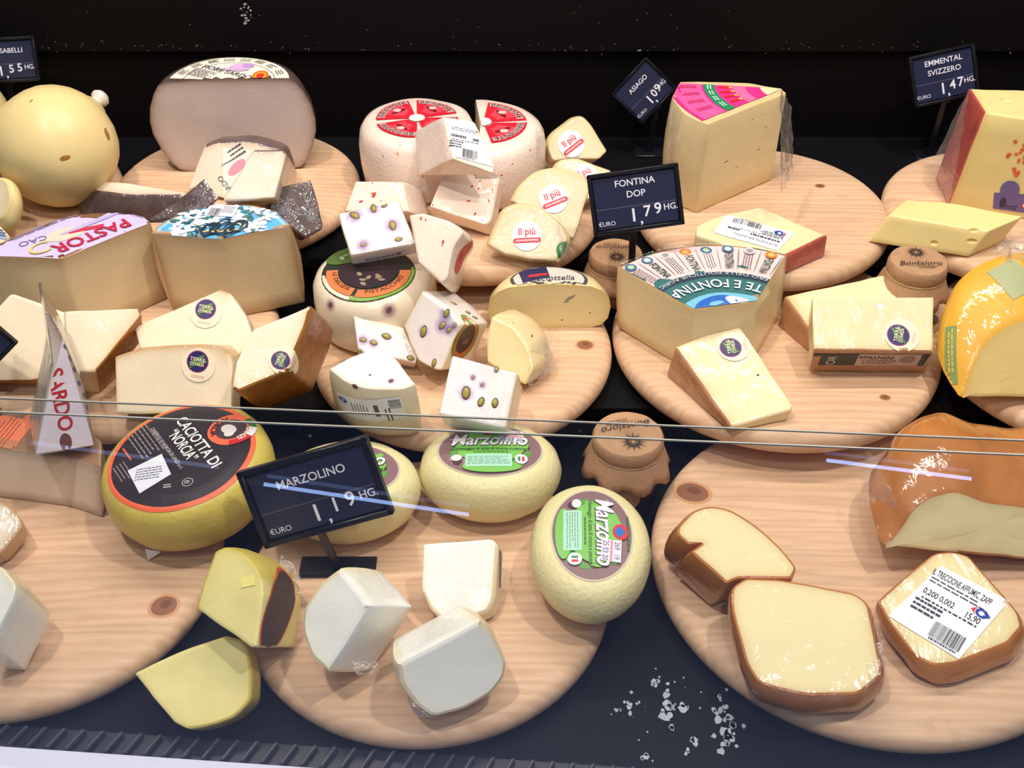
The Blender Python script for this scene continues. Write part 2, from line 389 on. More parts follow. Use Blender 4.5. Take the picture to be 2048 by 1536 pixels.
def lathe(name, label, cat, prof, top, topz, paste, rind, az=0, el=90, yaw=0, a0=0, a1=360, sx=1, sy=1, rw=.006, jit=.001, group=None, seg=56, part='rind', loc=None):
    """a wheel, or the part of a wheel between two cuts; prof runs from the bottom axis round to the top axis"""
    n = Nrm(az, el); q = Vector((0, 0, 1)).rotation_difference(n) @ Quaternion((0, 0, 1), math.radians(yaw))
    H = prof[-1][1]
    base = (P(top[0], top[1], topz) - n * H) if loc is None else Vector(loc)
    full = a1 - a0 >= 359.9
    verts, attr, faces, mi = [], [], [], []
    M = len(prof)
    def add(x, y, z, at):
        w = base + q @ Vector((x * sx, y * sy, z)); w = w + noise.noise_vector(w * 22) * jit + noise.noise_vector(w * 70) * jit * .25
        verts.append(w); attr.append(at); return len(verts) - 1
    K = seg if full else max(6, int(seg * (a1 - a0) / 360)) + 1
    cols = []
    for k in range(K):
        a = math.radians(a0 + (a1 - a0) * k / (seg if full else K - 1))
        cols.append([add(r * math.cos(a), r * math.sin(a), z, 1.) for r, z in prof])
    for k in range(K if full else K - 1):
        c0, c1 = cols[k], cols[(k + 1) % K]
        for i in range(M - 1):
            f = [c0[i], c1[i], c1[i + 1], c0[i + 1]]
            if prof[i][0] < 1e-6: f = [c0[i], c1[i + 1], c0[i + 1]]
            if prof[i + 1][0] < 1e-6: f = [c0[i], c1[i], c0[i + 1]]
            faces.append(f); mi.append(1)
    if not full:
        pl = [Vector(p) for p in prof]
        def dist(p):
            d = 9
            for a, b_ in zip(pl, pl[1:]):
                ab = b_ - a; t = max(0, min(1, (p - a).dot(ab) / max(ab.length_squared, 1e-12))); d = min(d, (p - a - ab * t).length)
            return d
        c = Vector((0, H / 2))
        for ang, rev in ((a0, False), (a1, True)):
            a = math.radians(ang); rs = []
            for s in (1, .97, .93, .87, .78, .6, .35):
                row = []
                for p in pl:
                    w = c + (p - c) * s; row.append(add(w.x * math.cos(a), w.x * math.sin(a), w.y, math.exp(-dist(w) / rw)))
                rs.append(row)
            cc = add(0, 0, H / 2, 0)
            for r0, r1 in zip(rs, rs[1:]):
                for i in range(M - 1):
                    f = [r0[i], r0[i + 1], r1[i + 1], r1[i]]; faces.append(f[::-1] if rev else f); mi.append(0)
            for i in range(M - 1):
                f = [rs[-1][i], rs[-1][i + 1], cc]; faces.append(f[::-1] if rev else f); mi.append(0)
            # keep the axis edge watertight
    T = finish(name, label, cat, group, verts, faces, mi, attr, [paste or rind, rind], ['paste', part], None, (base + n * H, n))
    T.n = n; T.base = base; T.q = q
    return T
def arc(cx, cz, r, a0, a1, n, rz=None):
    return [(cx + r * math.cos(math.radians(a0 + (a1 - a0) * k / n)), cz + (rz or r) * math.sin(math.radians(a0 + (a1 - a0) * k / n))) for k in range(n + 1)]

# ------------------------------------------------------------------ printed labels
TXT = {}
def glyphs(s, bold=0., res=3):
    k = (s, bold)
    if k in TXT: return TXT[k]
    cu = bpy.data.curves.new('t', 'FONT'); cu.body = s; cu.size = 1; cu.align_x = 'CENTER'; cu.align_y = 'CENTER'; cu.resolution_u = res; cu.offset = bold
    o = bpy.data.objects.new('t', cu); COL.objects.link(o)
    me = o.evaluated_get(bpy.context.evaluated_depsgraph_get()).to_mesh()
    TXT[k] = ([(v.co.x, v.co.y) for v in me.vertices], [list(p.vertices) for p in me.polygons])
    bpy.data.objects.remove(o); bpy.data.curves.remove(cu)
    return TXT[k]
class Label:
    def __init__(s, T, o, u=None, unit=None, N=None, up=None, squash=1.):
        s.T = T; d = ray(*o).normalized(); hit = T.bvh.ray_cast(EYE, d)
        h = hit[0]; nn = hit[1]
        if h is None: h = onplane(o[0], o[1], *T.plane); nn = T.plane[1]
        if nn.dot(d) > 0: nn = -nn
        s.o = h; s.N = (N or nn).normalized()
        u = u or (o[0] + 10, o[1])
        s.U = (onplane(u[0], u[1], s.o, s.N) - s.o).normalized(); s.V = s.N.cross(s.U)
        s.k = (unit if unit else 1) * mpp(h)      # 'unit' is in photograph pixels at that distance
        s.items = []; s.squash = squash; s.layer = 0; s.boxes = []
    def _add(s, v, f, col, text=False):
        bb = (min(p[0] for p in v), min(p[1] for p in v), max(p[0] for p in v), max(p[1] for p in v)); lv = 1
        for o_, l_ in s.boxes:
            if bb[0] < o_[2] and bb[2] > o_[0] and bb[1] < o_[3] and bb[3] > o_[1]: lv = max(lv, l_ + 1)
        s.boxes.append((bb, lv)); s.layer = max(s.layer, lv); s.items.append((v, f, col, lv, text))
    def disc(s, rx, ry, col, c=(0, 0), rot=0, r0=0., a0=0, a1=360, nr=5, na=36):
        full = a1 - a0 > 359; K = na if full else max(3, int(na * (a1 - a0) / 360))
        v, f = [], []; cr, sr = math.cos(math.radians(rot)), math.sin(math.radians(rot))
        for i in range(nr + 1):
            t = r0 + (1 - r0) * i / nr
            for k in range(K + (0 if full else 1)):
                a = math.radians(a0 + (a1 - a0) * k / K); x, y = rx * t * math.cos(a), ry * t * math.sin(a)
                v.append((c[0] + x * cr - y * sr, c[1] + x * sr + y * cr))
        W_ = K if full else K + 1
        for i in range(nr):
            for k in range(K):
                a, b = i * W_ + k, i * W_ + (k + 1) % W_
                f.append((a, a + W_, b + W_, b))
        s._add(v, f, col)
    def quad(s, pts, col, nu=6, nv=6):
        v = []; f = []
        a, b, c, d = [Vector(p) for p in pts]
        for j in range(nv + 1):
            for i in range(nu + 1):
                v.append(tuple(a.lerp(b, i / nu).lerp(d.lerp(c, i / nu), j / nv)))
        for j in range(nv):
            for i in range(nu):
                k = j * (nu + 1) + i; f.append((k, k + 1, k + nu + 2, k + nu + 1))
        s._add(v, f, col)
    def rect(s, w, h, col, c=(0, 0), rot=0, nu=5, nv=5):
        cr, sr = math.cos(math.radians(rot)), math.sin(math.radians(rot))
        s.quad([(c[0] + x * cr - y * sr, c[1] + x * sr + y * cr) for x, y in ((-w / 2, -h / 2), (w / 2, -h / 2), (w / 2, h / 2), (-w / 2, h / 2))], col, nu, nv)
    def many(s, shapes, col, text=True):
        """many small quads or polygons as one layer"""
        v, f = [], []
        for p in shapes:
            f.append(tuple(range(len(v), len(v) + len(p)))); v += list(p)
        s._add(v, f, col, text)
    def px(s, p):
        w = onplane(p[0], p[1], s.o, s.N) - s.o; return (w.dot(s.U) / s.k, w.dot(s.V) / s.k)
    def px3(s, w):
        w = w - s.o; return (w.dot(s.U) / s.k, w.dot(s.V) / s.k)
    def text(s, t, size, c=(0, 0), rot=0, col=None, arcr=None, bold=0., shear=0., width=None, a=90, inside=False):
        gv, gf = glyphs(t, bold); xs = [p[0] for p in gv]; w0 = (max(xs) - min(xs)) or 1; kx = (width / (w0 * size)) if width else 1
        v = []; cr, sr = math.cos(math.radians(rot)), math.sin(math.radians(rot))
        for x, y in gv:
            x = (x + shear * y) * size * kx; y = y * size
            if arcr:
                if inside: th = math.radians(a) + x / arcr; rr = arcr - y
                else: th = math.radians(a) - x / arcr; rr = arcr + y
                v.append((c[0] + rr * math.cos(th), c[1] + rr * math.sin(th)))
            else: v.append((c[0] + x * cr - y * sr, c[1] + x * sr + y * cr))
        s._add(v, gf, col or ink(30, 30, 35), True)
    def lines(s, w, h, n, c=(0, 0), rot=0, col=None, fill=.5, word=.12):
        """small print too fine to read: rows of word-long strokes"""
        cr, sr = math.cos(math.radians(rot)), math.sin(math.radians(rot)); sh = []
        for r in range(n):
            y = h / 2 - h * (r + .5) / n; x = -w / 2; t = h / n * fill / 2; end = w / 2 - random.random() * w * .25
            while x < end:
                l = w * word * random.uniform(.4, 1.3); x2 = min(x + l, w / 2)
                sh.append([(c[0] + a * cr - b * sr, c[1] + a * sr + b * cr) for a, b in ((x, y - t), (x2, y - t), (x2, y + t), (x, y + t))]); x = x2 + w * .025
        s.many(sh, col or ink(60, 60, 70))
    def bars(s, w, h, c=(0, 0), rot=0, n=26, col=None):
        cr, sr = math.cos(math.radians(rot)), math.sin(math.radians(rot)); sh = []; st = w / n
        for k in range(n):
            x = -w / 2 + st * k; b = st * random.choice((.3, .45, .7))
            sh.append([(c[0] + a * cr - y * sr, c[1] + a * sr + y * cr) for a, y in ((x, -h / 2), (x + b, -h / 2), (x + b, h / 2), (x, h / 2))])
        s.many(sh, col or ink(25, 25, 30))
    def build(s, name='label', eps=.0004, step=.00022, clip=None, letter='lettering'):
        base = None; step = min(step, .0026 / max(1, s.layer))
        if clip == 'face':
            q = [s.px3(p) for p in s.T.face3]; c_ = (sum(p[0] for p in q) / len(q), sum(p[1] for p in q) / len(q))
            q = [(c_[0] + (p[0] - c_[0]) * .985, c_[1] + (p[1] - c_[1]) * .985) for p in q]
            ar = sum(q[i][0] * q[(i + 1) % len(q)][1] - q[(i + 1) % len(q)][0] * q[i][1] for i in range(len(q)))
            if ar < 0: q = q[::-1]
            clip = [(q[i], q[(i + 1) % len(q)]) for i in range(len(q))]
        for text in (False, True):
            verts, faces, mi, mats = [], [], [], []
            for v, f, col, lay, tx in s.items:
                if tx != text: continue
                off = eps + step * lay; ok = []; st = len(verts)
                bm = bmesh.new(); bvs = [bm.verts.new((x, y * s.squash, 0)) for x, y in v]
                for q in f:
                    try: bm.faces.new([bvs[i] for i in q])
                    except ValueError: pass
                for cp in (clip or []):      # keep what lies on the left of the line a->b (label units)
                    a, b = Vector((cp[0][0], cp[0][1], 0)), Vector((cp[1][0], cp[1][1], 0)); t = b - a
                    bmesh.ops.bisect_plane(bm, geom=list(bm.verts) + list(bm.edges) + list(bm.faces), plane_co=a, plane_no=(t.y, -t.x, 0), clear_outer=True)
                bm.verts.index_update(); bv_ = [x.co.copy() for x in bm.verts]; bf = [[x.index for x in q.verts] for q in bm.faces]; bm.free()
                for p in bv_:
                    w = s.o + (s.U * p.x + s.V * p.y) * s.k
                    hit = s.T.bvh.ray_cast(w + s.N * .05, -s.N, .09)
                    good = hit[0] is not None and abs(hit[1].dot(s.N)) > .25
                    verts.append((hit[0] if hit[0] is not None else w) + s.N * off); ok.append(good)
                if col not in mats: mats.append(col)
                ci = mats.index(col)
                for q in bf:
                    if all(ok[i] for i in q): faces.append([st + i for i in q]); mi.append(ci)
            if not faces: continue
            used = sorted({i for f in faces for i in f}); idx = {i: j for j, i in enumerate(used)}
            o = mesh_obj(letter if text else name, [verts[i] for i in used], [[idx[i] for i in f] for f in faces], mats, base or s.T.root, mi=mi, smooth=False)
            if base is None: base = o
        return base
BLK = ink(28, 28, 34); WHT = ink(246, 246, 250); RED = ink(226, 40, 55); NAVY = ink(32, 36, 62)
def logo(L, c, s, rot=0):
    """two-tone arrowhead mark of the shop"""
    cr, sr = math.cos(math.radians(rot)), math.sin(math.radians(rot))
    tr = lambda p: (c[0] + (p[0] * cr - p[1] * sr) * s, c[1] + (p[0] * sr + p[1] * cr) * s)
    L.many([[tr(p) for p in q] for q in ([(-1.3, 0), (-.55, .75), (-.8, .2), (-.8, -.2), (-.55, -.75)],)], ink(225, 40, 60))
    b = []
    for k in range(10):
        a0, a1 = math.radians(60 + 24 * k), math.radians(60 + 24 * (k + 1))
        b.append([tr((.1 + .42 * math.cos(a0), .42 * math.sin(a0))), tr((.1 + .8 * math.cos(a0), .72 * math.sin(a0))), tr((.1 + .8 * math.cos(a1), .72 * math.sin(a1))), tr((.1 + .42 * math.cos(a1), .42 * math.sin(a1)))])
    b.append([tr(p) for p in ((.35, .2), (.45, .75), (1.3, 0), (.45, -.75), (.35, -.2), (.7, 0))][:6])
    L.many([x[::-1] for x in b], ink(30, 70, 165))
def fruit(T, spots, name, mat, ratio=.6, soak=None, skin=None, hgt=.35):
    """nuts and chilli flecks set in the paste: (px, py, length px, angle, soak radius px)"""
    for sp in spots:
        px, py, l, ang = sp[:4]; hit = T.bvh.ray_cast(EYE, ray(px, py).normalized())
        if hit[0] is None: continue
        c, n = hit[0], hit[1]
        if n.dot(ray(px, py)) > 0: n = -n
        k = mpp(c); d = (onplane(px + 10 * math.cos(math.radians(ang)), py - 10 * math.sin(math.radians(ang)), c, n) - c).normalized(); e = n.cross(d)
        def ell(a, b, h, lift):
            v, f = [], []
            for i in range(4):
                el_ = math.pi / 2 * i / 3; 
                for j in range(12):
                    t = 2 * math.pi * j / 12; v.append(c + d * (a * math.cos(el_) * math.cos(t)) + e * (b * math.cos(el_) * math.sin(t)) + n * (h * math.sin(el_) + lift))
            for i in range(3):
                for j in range(12): f.append((i * 12 + j, i * 12 + (j + 1) % 12, i * 12 + 12 + (j + 1) % 12, i * 12 + 12 + j))
            return v, f
        L2 = l * k / 2
        o = mesh_obj(name, *ell(L2, L2 * ratio, L2 * hgt, 0), mat, T.root)
        if skin: mesh_obj('skin', *ell(L2 * 1.22, L2 * ratio * 1.25, L2 * .12, 0), skin, o)
        if soak and len(sp) > 4 and sp[4]:
            v, f, at = [c + n * .0003], [], [1.]; R = sp[4] * k
            for i in range(1, 6):
                for j in range(20):
                    t = 2 * math.pi * j / 20; w = c + (d * math.cos(t) + e * math.sin(t)) * (R * i / 5); h2 = T.bvh.ray_cast(w + n * .02, -n, .04)
                    v.append((h2[0] if h2[0] is not None and h2[1].dot(n) > .5 else c + n * -.003) + n * .0003); at.append((1 - i / 5) ** 1.3)
            for j in range(20): f.append((0, 1 + j, 1 + (j + 1) % 20))
            for i in range(4):
                for j in range(20): f.append((1 + i * 20 + j, 1 + i * 20 + 20 + j, 1 + i * 20 + 20 + (j + 1) % 20, 1 + i * 20 + (j + 1) % 20))
            mesh_obj('stain', v, f, soak, o, attr={'fade': at})
def film(T, quad, az, el, at, amp=.004, n=12):
    """a crumpled flap of cling film"""
    hit = T.bvh.ray_cast(EYE, ray(*at).normalized()); A = hit[0] if hit[0] is not None else onplane(at[0], at[1], *T.plane)
    nn = Nrm(az, el); c = [onplane(p[0], p[1], A, nn) for p in quad]; v, f = [], []
    for j in range(n + 1):
        for i in range(n + 1):
            w = c[0].lerp(c[1], i / n).lerp(c[3].lerp(c[2], i / n), j / n)
            w = w + noise.noise_vector(w * 90) * amp + noise.noise_vector(w * 260) * amp * .5
            v.append(w)
    for j in range(n):
        for i in range(n):
            k = j * (n + 1) + i; f.append((k, k + 1, k + n + 2, k + n + 1))
    return mesh_obj('wrapping_film', v, f, FILM, T.root, angle=60)

# ================================================================== the case
DECK = black_metal('deck_black', (.0035, .0035, .005, 1), (.25, .26, .3, 1), .80, 90, .6)
WALL = black_metal('wall_black', (.003, .0022, .0022, 1), (.3, .28, .26, 1), .83, 75, .7)
WALL2 = black_metal('wall_panel_black', (.005, .004, .004, 1), (.42, .38, .35, 1), .735, 120, .6, seam=.29)
def slab_box(name, x0, x1, y0, y1, z0, z1, m):
    v, f = box_vf(((x0 + x1) / 2, (y0 + y1) / 2, (z0 + z1) / 2), ((x1 - x0) / 2, 0, 0), (0, (y1 - y0) / 2, 0), (0, 0, (z1 - z0) / 2))
    return structure(name, v, f, m)
WY = 1.42
slab_box('floor', -1.3, 1.3, .40, WY + .05, -.03, 0, DECK)
slab_box('trim_1', -1.3, 1.3, .93, WY, .038, .05, DECK)
slab_box('trim_2', -1.3, 1.3, 1.13, WY, .088, .10, DECK)
zs = onplane(1024, 100, Vector((0, WY, 0)), Vector((0, -1, 0))).z
slab_box('wall_back', -1.3, 1.3, WY, WY + .03, 0, zs, WALL)
WALL2.node_tree.nodes['Math'].inputs[1].default_value = zs + .004
slab_box('trim_3', -1.3, 1.3, WY - .006, WY + .03, zs + .001, zs + .3, WALL2)
# aisle floor on the shopper's side
AISLE = plain('aisle_tiles', (.33, .41, .68, 1), .35)
slab_box('floor_aisle', -3, 3, -4, .36, -.93, -.9, AISLE)
slab_box('wall_front', -1.3, 1.3, .34, .40, -.9, -.03, plain('case_front_white', rgb(225, 228, 238), .4))
# pale front ledge and the air grille behind it
A0, B0 = P(0, 1491, .02), P(700, 1539, .02); ax = (B0 - A0).normalized(); ay = Vector((-ax.y, ax.x, 0))
mid = A0 + ax * .3
v, f = bevel_box(mid - ay * .045 + Vector((0, 0, -.01)), ax * .9, ay * .045, Vector((0, 0, .011)), .003)
structure('trim_4', v, f, plain('ledge_white', rgb(214, 218, 238), .35), True)
g0 = A0 + ay * .006; g0.z = 0
GR = empty('air_grille', (g0 + ax * .35), 'long black slotted air grille beside the white front ledge', 'grille')
GM = plain('grille_black', (.012, .013, .02, 1), .35)
c = g0 + ax * .35 + ay * .0105
v, f = box_vf(c + Vector((0, 0, .002)), ax * .55, ay * .0125, Vector((0, 0, .0018))); mesh_obj('grille_base', v, f, GM, GR, smooth=False)
RM = plain('rib_grey', (.05, .05, .075, 1), .4)
rib = None
dv = (ay + ax * .42).normalized()
for k in range(64):
    q = g0 + ax * (-.17 + k * .0158) + ay * .0115 + Vector((0, 0, .0065))
    if rib is None:
        v, f = bevel_box(q, ax * .0017, dv * .0105, Vector((0, 0, .003)), .0008, 1)
        rib = mesh_obj('rib', v, f, RM, GR); q0 = q
    else:
        o = rib.copy(); COL.objects.link(o); o.parent = GR; o.location = q - q0
# ------------------------------------------------------------------ glass front
gn = Vector((math.sin(math.radians(4.)), math.cos(math.radians(4.)), 0)).normalized(); gA = Vector((0, .425, 0))
gl_, gr_ = onplane(0, 823, gA, gn), onplane(2048, 909, gA, gn)
gd = (gr_ - gl_); gl_ = gl_ - gd * .35; gr_ = gr_ + gd * .35; th = gn * .0095
GP = empty('glass_front_panel', Vector((0, .43, -.0)), 'clear glass front panel with a polished top edge', 'glass panel')
bl, br = gl_.copy(), gr_.copy(); bl.z = br.z = 0
v = [gl_, gr_, gr_ + th, gl_ + th, bl, br, br + th, bl + th]
GLASS2 = clear('case_glass_coated', (.97, .98, .98, 1), (1, 1, 1, 1), .006)
mesh_obj('pane', v, [(0, 1, 2, 3), (4, 7, 6, 5), (0, 4, 5, 1), (3, 2, 6, 7), (0, 3, 7, 4), (1, 5, 6, 2)], [GLASS, GLASS2], GP, mi=[0, 0, 0, 1, 0, 0], smooth=False)
EDGE = plain('edge_glint', rgb(150, 150, 138), .2, .6)  # pale strip colour stands for the bright glint along each glass arris
for q in (Vector((0, 0, 0)), th):
    dn = Vector((0, 0, -.0008)); s_ = -gn * .0004 if q.length == 0 else gn * .0004
    v, f = box_vf((gl_ + gr_) / 2 + q + s_, gd * .85, gn * .0004, Vector((0, 0, .0004))); mesh_obj('edge_glint', v, f, EDGE, GP, smooth=False)
# light tubes of the chiller across the aisle, seen mirrored in the glass
def mirror_spot(px, py, dist):
    h = onplane(px, py, gA, gn); d = (h - EYE).normalized(); r = d - gn * 2 * d.dot(gn); return h + r * dist
def tube(p, q, r, label, power):
    m = bpy.data.materials.new('tube_light'); m.use_nodes = True; nt = m.node_tree; b = nt.nodes['Principled BSDF']
    b.inputs['Emission Color'].default_value = (.32, .5, 1, 1); b.inputs['Emission Strength'].default_value = power; b.inputs['Base Color'].default_value = (.8, .8, .9, 1)
    d = (q - p).normalized(); a = d.orthogonal().normalized(); bb = d.cross(a); vv, ff = [], []
    root = empty('light_tube', (p + q) / 2, label, 'light')
    for e in (p, q):
        for j in range(8): vv.append(e + a * r * math.cos(j * math.pi / 4) + bb * r * math.sin(j * math.pi / 4))
    for j in range(8): ff.append((j, (j + 1) % 8, 8 + (j + 1) % 8, 8 + j))
    ff += [tuple(range(7, -1, -1)), tuple(range(8, 16))]
    mesh_obj('tube', vv, ff, m, root)
    for e, s_ in ((p, -1), (q, 1)):
        v2, f2 = box_vf(e + d * .012 * s_, d * .014, a * r * 1.6, bb * r * 1.6); mesh_obj('end_cap', v2, f2, plain('cap_grey', (.3, .3, .32, 1)), root, smooth=False)
for a, b, dist, pw, lb in (((525, 968), (940, 1030), 1.3, 12, 'slim lit tube low on the aisle side mirrored across the price sign'),
                           ((1650, 920), (1945, 958), 1.5, 16, 'slim lit tube low on the aisle side mirrored over the smoked cheese'),
                           ((60, 885), (440, 935), 1.35, 2, 'dim tube on the aisle side mirrored over the black round label')):
    tube(mirror_spot(*a, dist), mirror_spot(*b, dist), .003, lb, pw)

# ================================================================== boards
WL, WD = rgb(228, 191, 154), rgb(200, 153, 110)
def board(c, R, zt, label, ang, knots=(), t=.028):
    m = wood('pine_%d' % len(bpy.data.materials), WL, WD, ang)
    prof = [(0, 0), (R * .6, 0), (R - .012, 0)] + arc(R - .012, .014, .012, -80, 80, 8, .0125) + [(R - .02, t - .0005), (R - .05, t), (R * .5, t), (0, t)]
    b = Vector((c[0], c[1], zt - t))
    root = empty('round_wooden_board', b, label, 'board', 'round pine serving boards')
    vs, fs = [], []; K = 96; M = len(prof)
    for k in range(K):
        a = 2 * math.pi * k / K
        for r, z in prof: vs.append(b + Vector((r * math.cos(a), r * math.sin(a), z)))
    for k in range(K):
        for i in range(M - 1):
            a, d = k * M + i, ((k + 1) % K) * M + i
            if i == 0: fs.append((a, d + 1, a + 1))
            elif i == M - 2: fs.append((a, d, a + 1))
            else: fs.append((a, d, d + 1, a + 1))
    top = mesh_obj('board_top', vs, fs, m, root, angle=50)
    T = Thing(); T.root = root; T.bvh = BVHTree.FromPolygons(vs, fs); T.plane = (b, Vector((0, 0, 1)))
    for px, py, rx, ry, rot in knots:
        L = Label(T, (px, py), N=Vector((0, 0, 1)), unit=1)
        L.disc(rx * 1.25, ry * 1.25, plain('knot_halo', rgb(205, 150, 105), .5), rot=rot); L.disc(rx, ry, plain('knot', rgb(140, 95, 68), .5), rot=rot); L.disc(rx * .45, ry * .4, plain('knot_core', rgb(115, 75, 52), .5), rot=rot, c=(rx * .1, ry * .2))
        L.build('knot', eps=.0001, step=.00006)
    return T
def cxy(px, py, z): q = P(px, py, z); return (q.x, q.y)
board((.328, .752), .200, T1, 'large pine board carrying the smoked cheese pieces', .35, [(1385, 985, 32, 26, -20)])
board((-.076, .719), .163, T1, 'round pine board carrying the white wedges and green labelled oval cheeses', -.2)
board((-.430, .744), .165, T1, 'round pine board under the wheel with the black and orange label', -.5, [(328, 1212, 26, 24, 40)])
board((.279, 1.023), .172, T2, 'round pine board under the fontina wedge', .15, [(1770, 795, 10, 8, 0)])
board((-.052, 1.006), .157, T2, 'round pine board under the pistachio cheese pieces', .05, [(1170, 690, 16, 14, 0)])
board(cxy(256, 662, T2), .158, T2, 'round pine board under the two half wheels with lilac and blue labels', .1)
board(cxy(2180, 680, T2), .162, T2, 'round pine board under the yellow rind cheese', .6)
board((.287, 1.197), .145, T3, 'round pine board under the tall pink labelled wedge', -.1, [(1640, 372, 9, 7, 0)])
board((-.325, 1.249), .145, T3, 'round pine board under the greyish half wheel with cream label', .2)
board((-.038, 1.201), .139, T3, 'round pine board under the two chilli cheese wheels', 0)
board(cxy(-8, 378, T3), .142, T3, 'round pine board under the pear shaped provolone', .4)
board(cxy(2022, 412, T3), .142, T3, 'round pine board under the big holed emmental block', .8)
# ================================================================== cheese materials
IV = lambda r, g, b: rgb(r, g, b)
m_prov = cheese('provolone_skin', IV(238, 216, 150), rough=.35, var=.1, wrap=.0, spots=IV(190, 130, 60), spot_amt=-.2, spot_scale=26, nscale=9)
m_fiore = cheese('greyish_paste', IV(216, 200, 190), IV(140, 112, 94), rough=.45, wrap=.6, spots=IV(150, 125, 105), spot_amt=-.12, spot_scale=120)
m_fiore2 = cheese('pale_ivory_paste', IV(238, 222, 196), IV(150, 115, 85), wrap=.7)
m_fiorer = cheese('grey_brown_rind', IV(112, 92, 86), rough=.5, var=.35, wrap=1, nscale=40, bump=.4)
m_brown = cheese('purple_brown_rind', IV(98, 76, 70), rough=.45, var=.4, wrap=1, nscale=55, bump=.4)
m_brig = cheese('white_chilli_paste', IV(247, 224, 202), IV(240, 212, 186), wrap=.7, bump=.25)
m_brigr = cheese('white_basket_rind', IV(246, 226, 208), rough=.5, var=.05, wrap=.8, bump=.5)
m_pist = cheese('white_pistachio_paste', IV(246, 238, 232), IV(238, 222, 196), wrap=.9)
m_pistr = cheese('cream_rind', IV(238, 224, 196), wrap=.8, var=.04)
m_piu = cheese('pale_cream_paste', IV(236, 220, 180), IV(222, 196, 140), wrap=.8, spots=IV(206, 184, 134), spot_amt=-.16, spot_scale=100)
m_piur = cheese('cream_yellow_rind', IV(232, 212, 156), wrap=.8)
m_asi = cheese('pale_yellow_paste', IV(240, 224, 172), IV(226, 196, 130), wrap=.5, spots=IV(200, 172, 110), spot_amt=-.16, spot_scale=130)
m_asir = cheese('straw_rind', IV(226, 204, 152), wrap=.9, var=.08)
m_red = cheese('red_printed_rind', IV(196, 92, 82), wrap=1, var=.25, nscale=60, spots=IV(228, 176, 120), spot_amt=-.02, spot_scale=70)
m_emm = cheese('emmental_paste', IV(242, 222, 150), IV(220, 180, 100), wrap=.5, bump=.08)
m_pec = cheese('ivory_pecorino_paste', IV(220, 202, 160), IV(150, 110, 66), wrap=.6, spots=IV(190, 165, 120), spot_amt=-.2, spot_scale=80)
m_pecr = cheese('reddish_rind', IV(122, 70, 44), wrap=.9, var=.3, nscale=45)
m_pecs = cheese('cut_pecorino_slice', IV(246, 230, 196), IV(206, 166, 104), wrap=.5, spots=IV(206, 180, 140), spot_amt=-.2, spot_scale=70)
m_orr = cheese('orange_brown_rind', IV(170, 106, 40), wrap=.4, var=.3, nscale=60, bump=.5)
m_tanr = cheese('tan_rind', IV(206, 168, 122), wrap=.6, var=.15)
m_nor = cheese('mustard_wax', IV(214, 194, 92), rough=.38, var=.1, bump=.4, nscale=40)
m_norp = cheese('norcia_paste', IV(240, 228, 150), IV(226, 206, 110), rough=.5, var=.07, spots=IV(190, 170, 90), spot_amt=-.18, spot_scale=70)
m_mar = cheese('pale_yellow_waxed_rind', IV(236, 226, 168), rough=.3, var=.04, bump=.6, nscale=20)
m_marp = cheese('white_marzolino_paste', IV(250, 250, 238), IV(244, 232, 182), rough=.42, wrap=1, var=.03, spots=IV(205, 205, 170), spot_amt=-.2, spot_scale=70)
m_marr = cheese('cream_wrapped_rind', IV(238, 222, 180), wrap=1)
m_tar = cheese('truffle_paste', IV(240, 226, 168), IV(226, 200, 126), wrap=.7, spots=IV(110, 95, 80), spot_amt=-.2, spot_scale=75)
m_fon = cheese('fontina_paste', IV(238, 222, 172), IV(196, 158, 100), wrap=.6, spots=IV(190, 160, 110), spot_amt=-.19, spot_scale=75)
m_fonr = cheese('pink_brown_fontina_rind', IV(196, 142, 100), wrap=1, var=.25, nscale=60)
m_yel = cheese('golden_rind', IV(238, 182, 60), wrap=1, var=.12, nscale=30)
m_yelp = cheese('golden_cheese_paste', IV(232, 206, 130), IV(224, 170, 70), wrap=.5)
m_tre = cheese('smoked_paste', IV(240, 226, 168), IV(190, 130, 70), wrap=.8, var=.03)
m_trer = cheese('smoked_amber_rind', IV(198, 126, 58), wrap=1, var=.25, nscale=22)
m_grey = cheese('grey_sardo_face', IV(196, 186, 172), IV(120, 100, 90), wrap=1)
m_pist_nut = cheese('pistachio_green', IV(176, 168, 72), rough=.45, var=.25, nscale=200)
m_nutskin = plain('nut_skin', rgb(88, 66, 62), .5)
m_chili = plain('chilli_red', rgb(204, 62, 48), .5)
m_chili2 = plain('chilli_orange', rgb(232, 150, 84), .5)
m_speck = plain('dark_speck', rgb(70, 58, 50), .5)

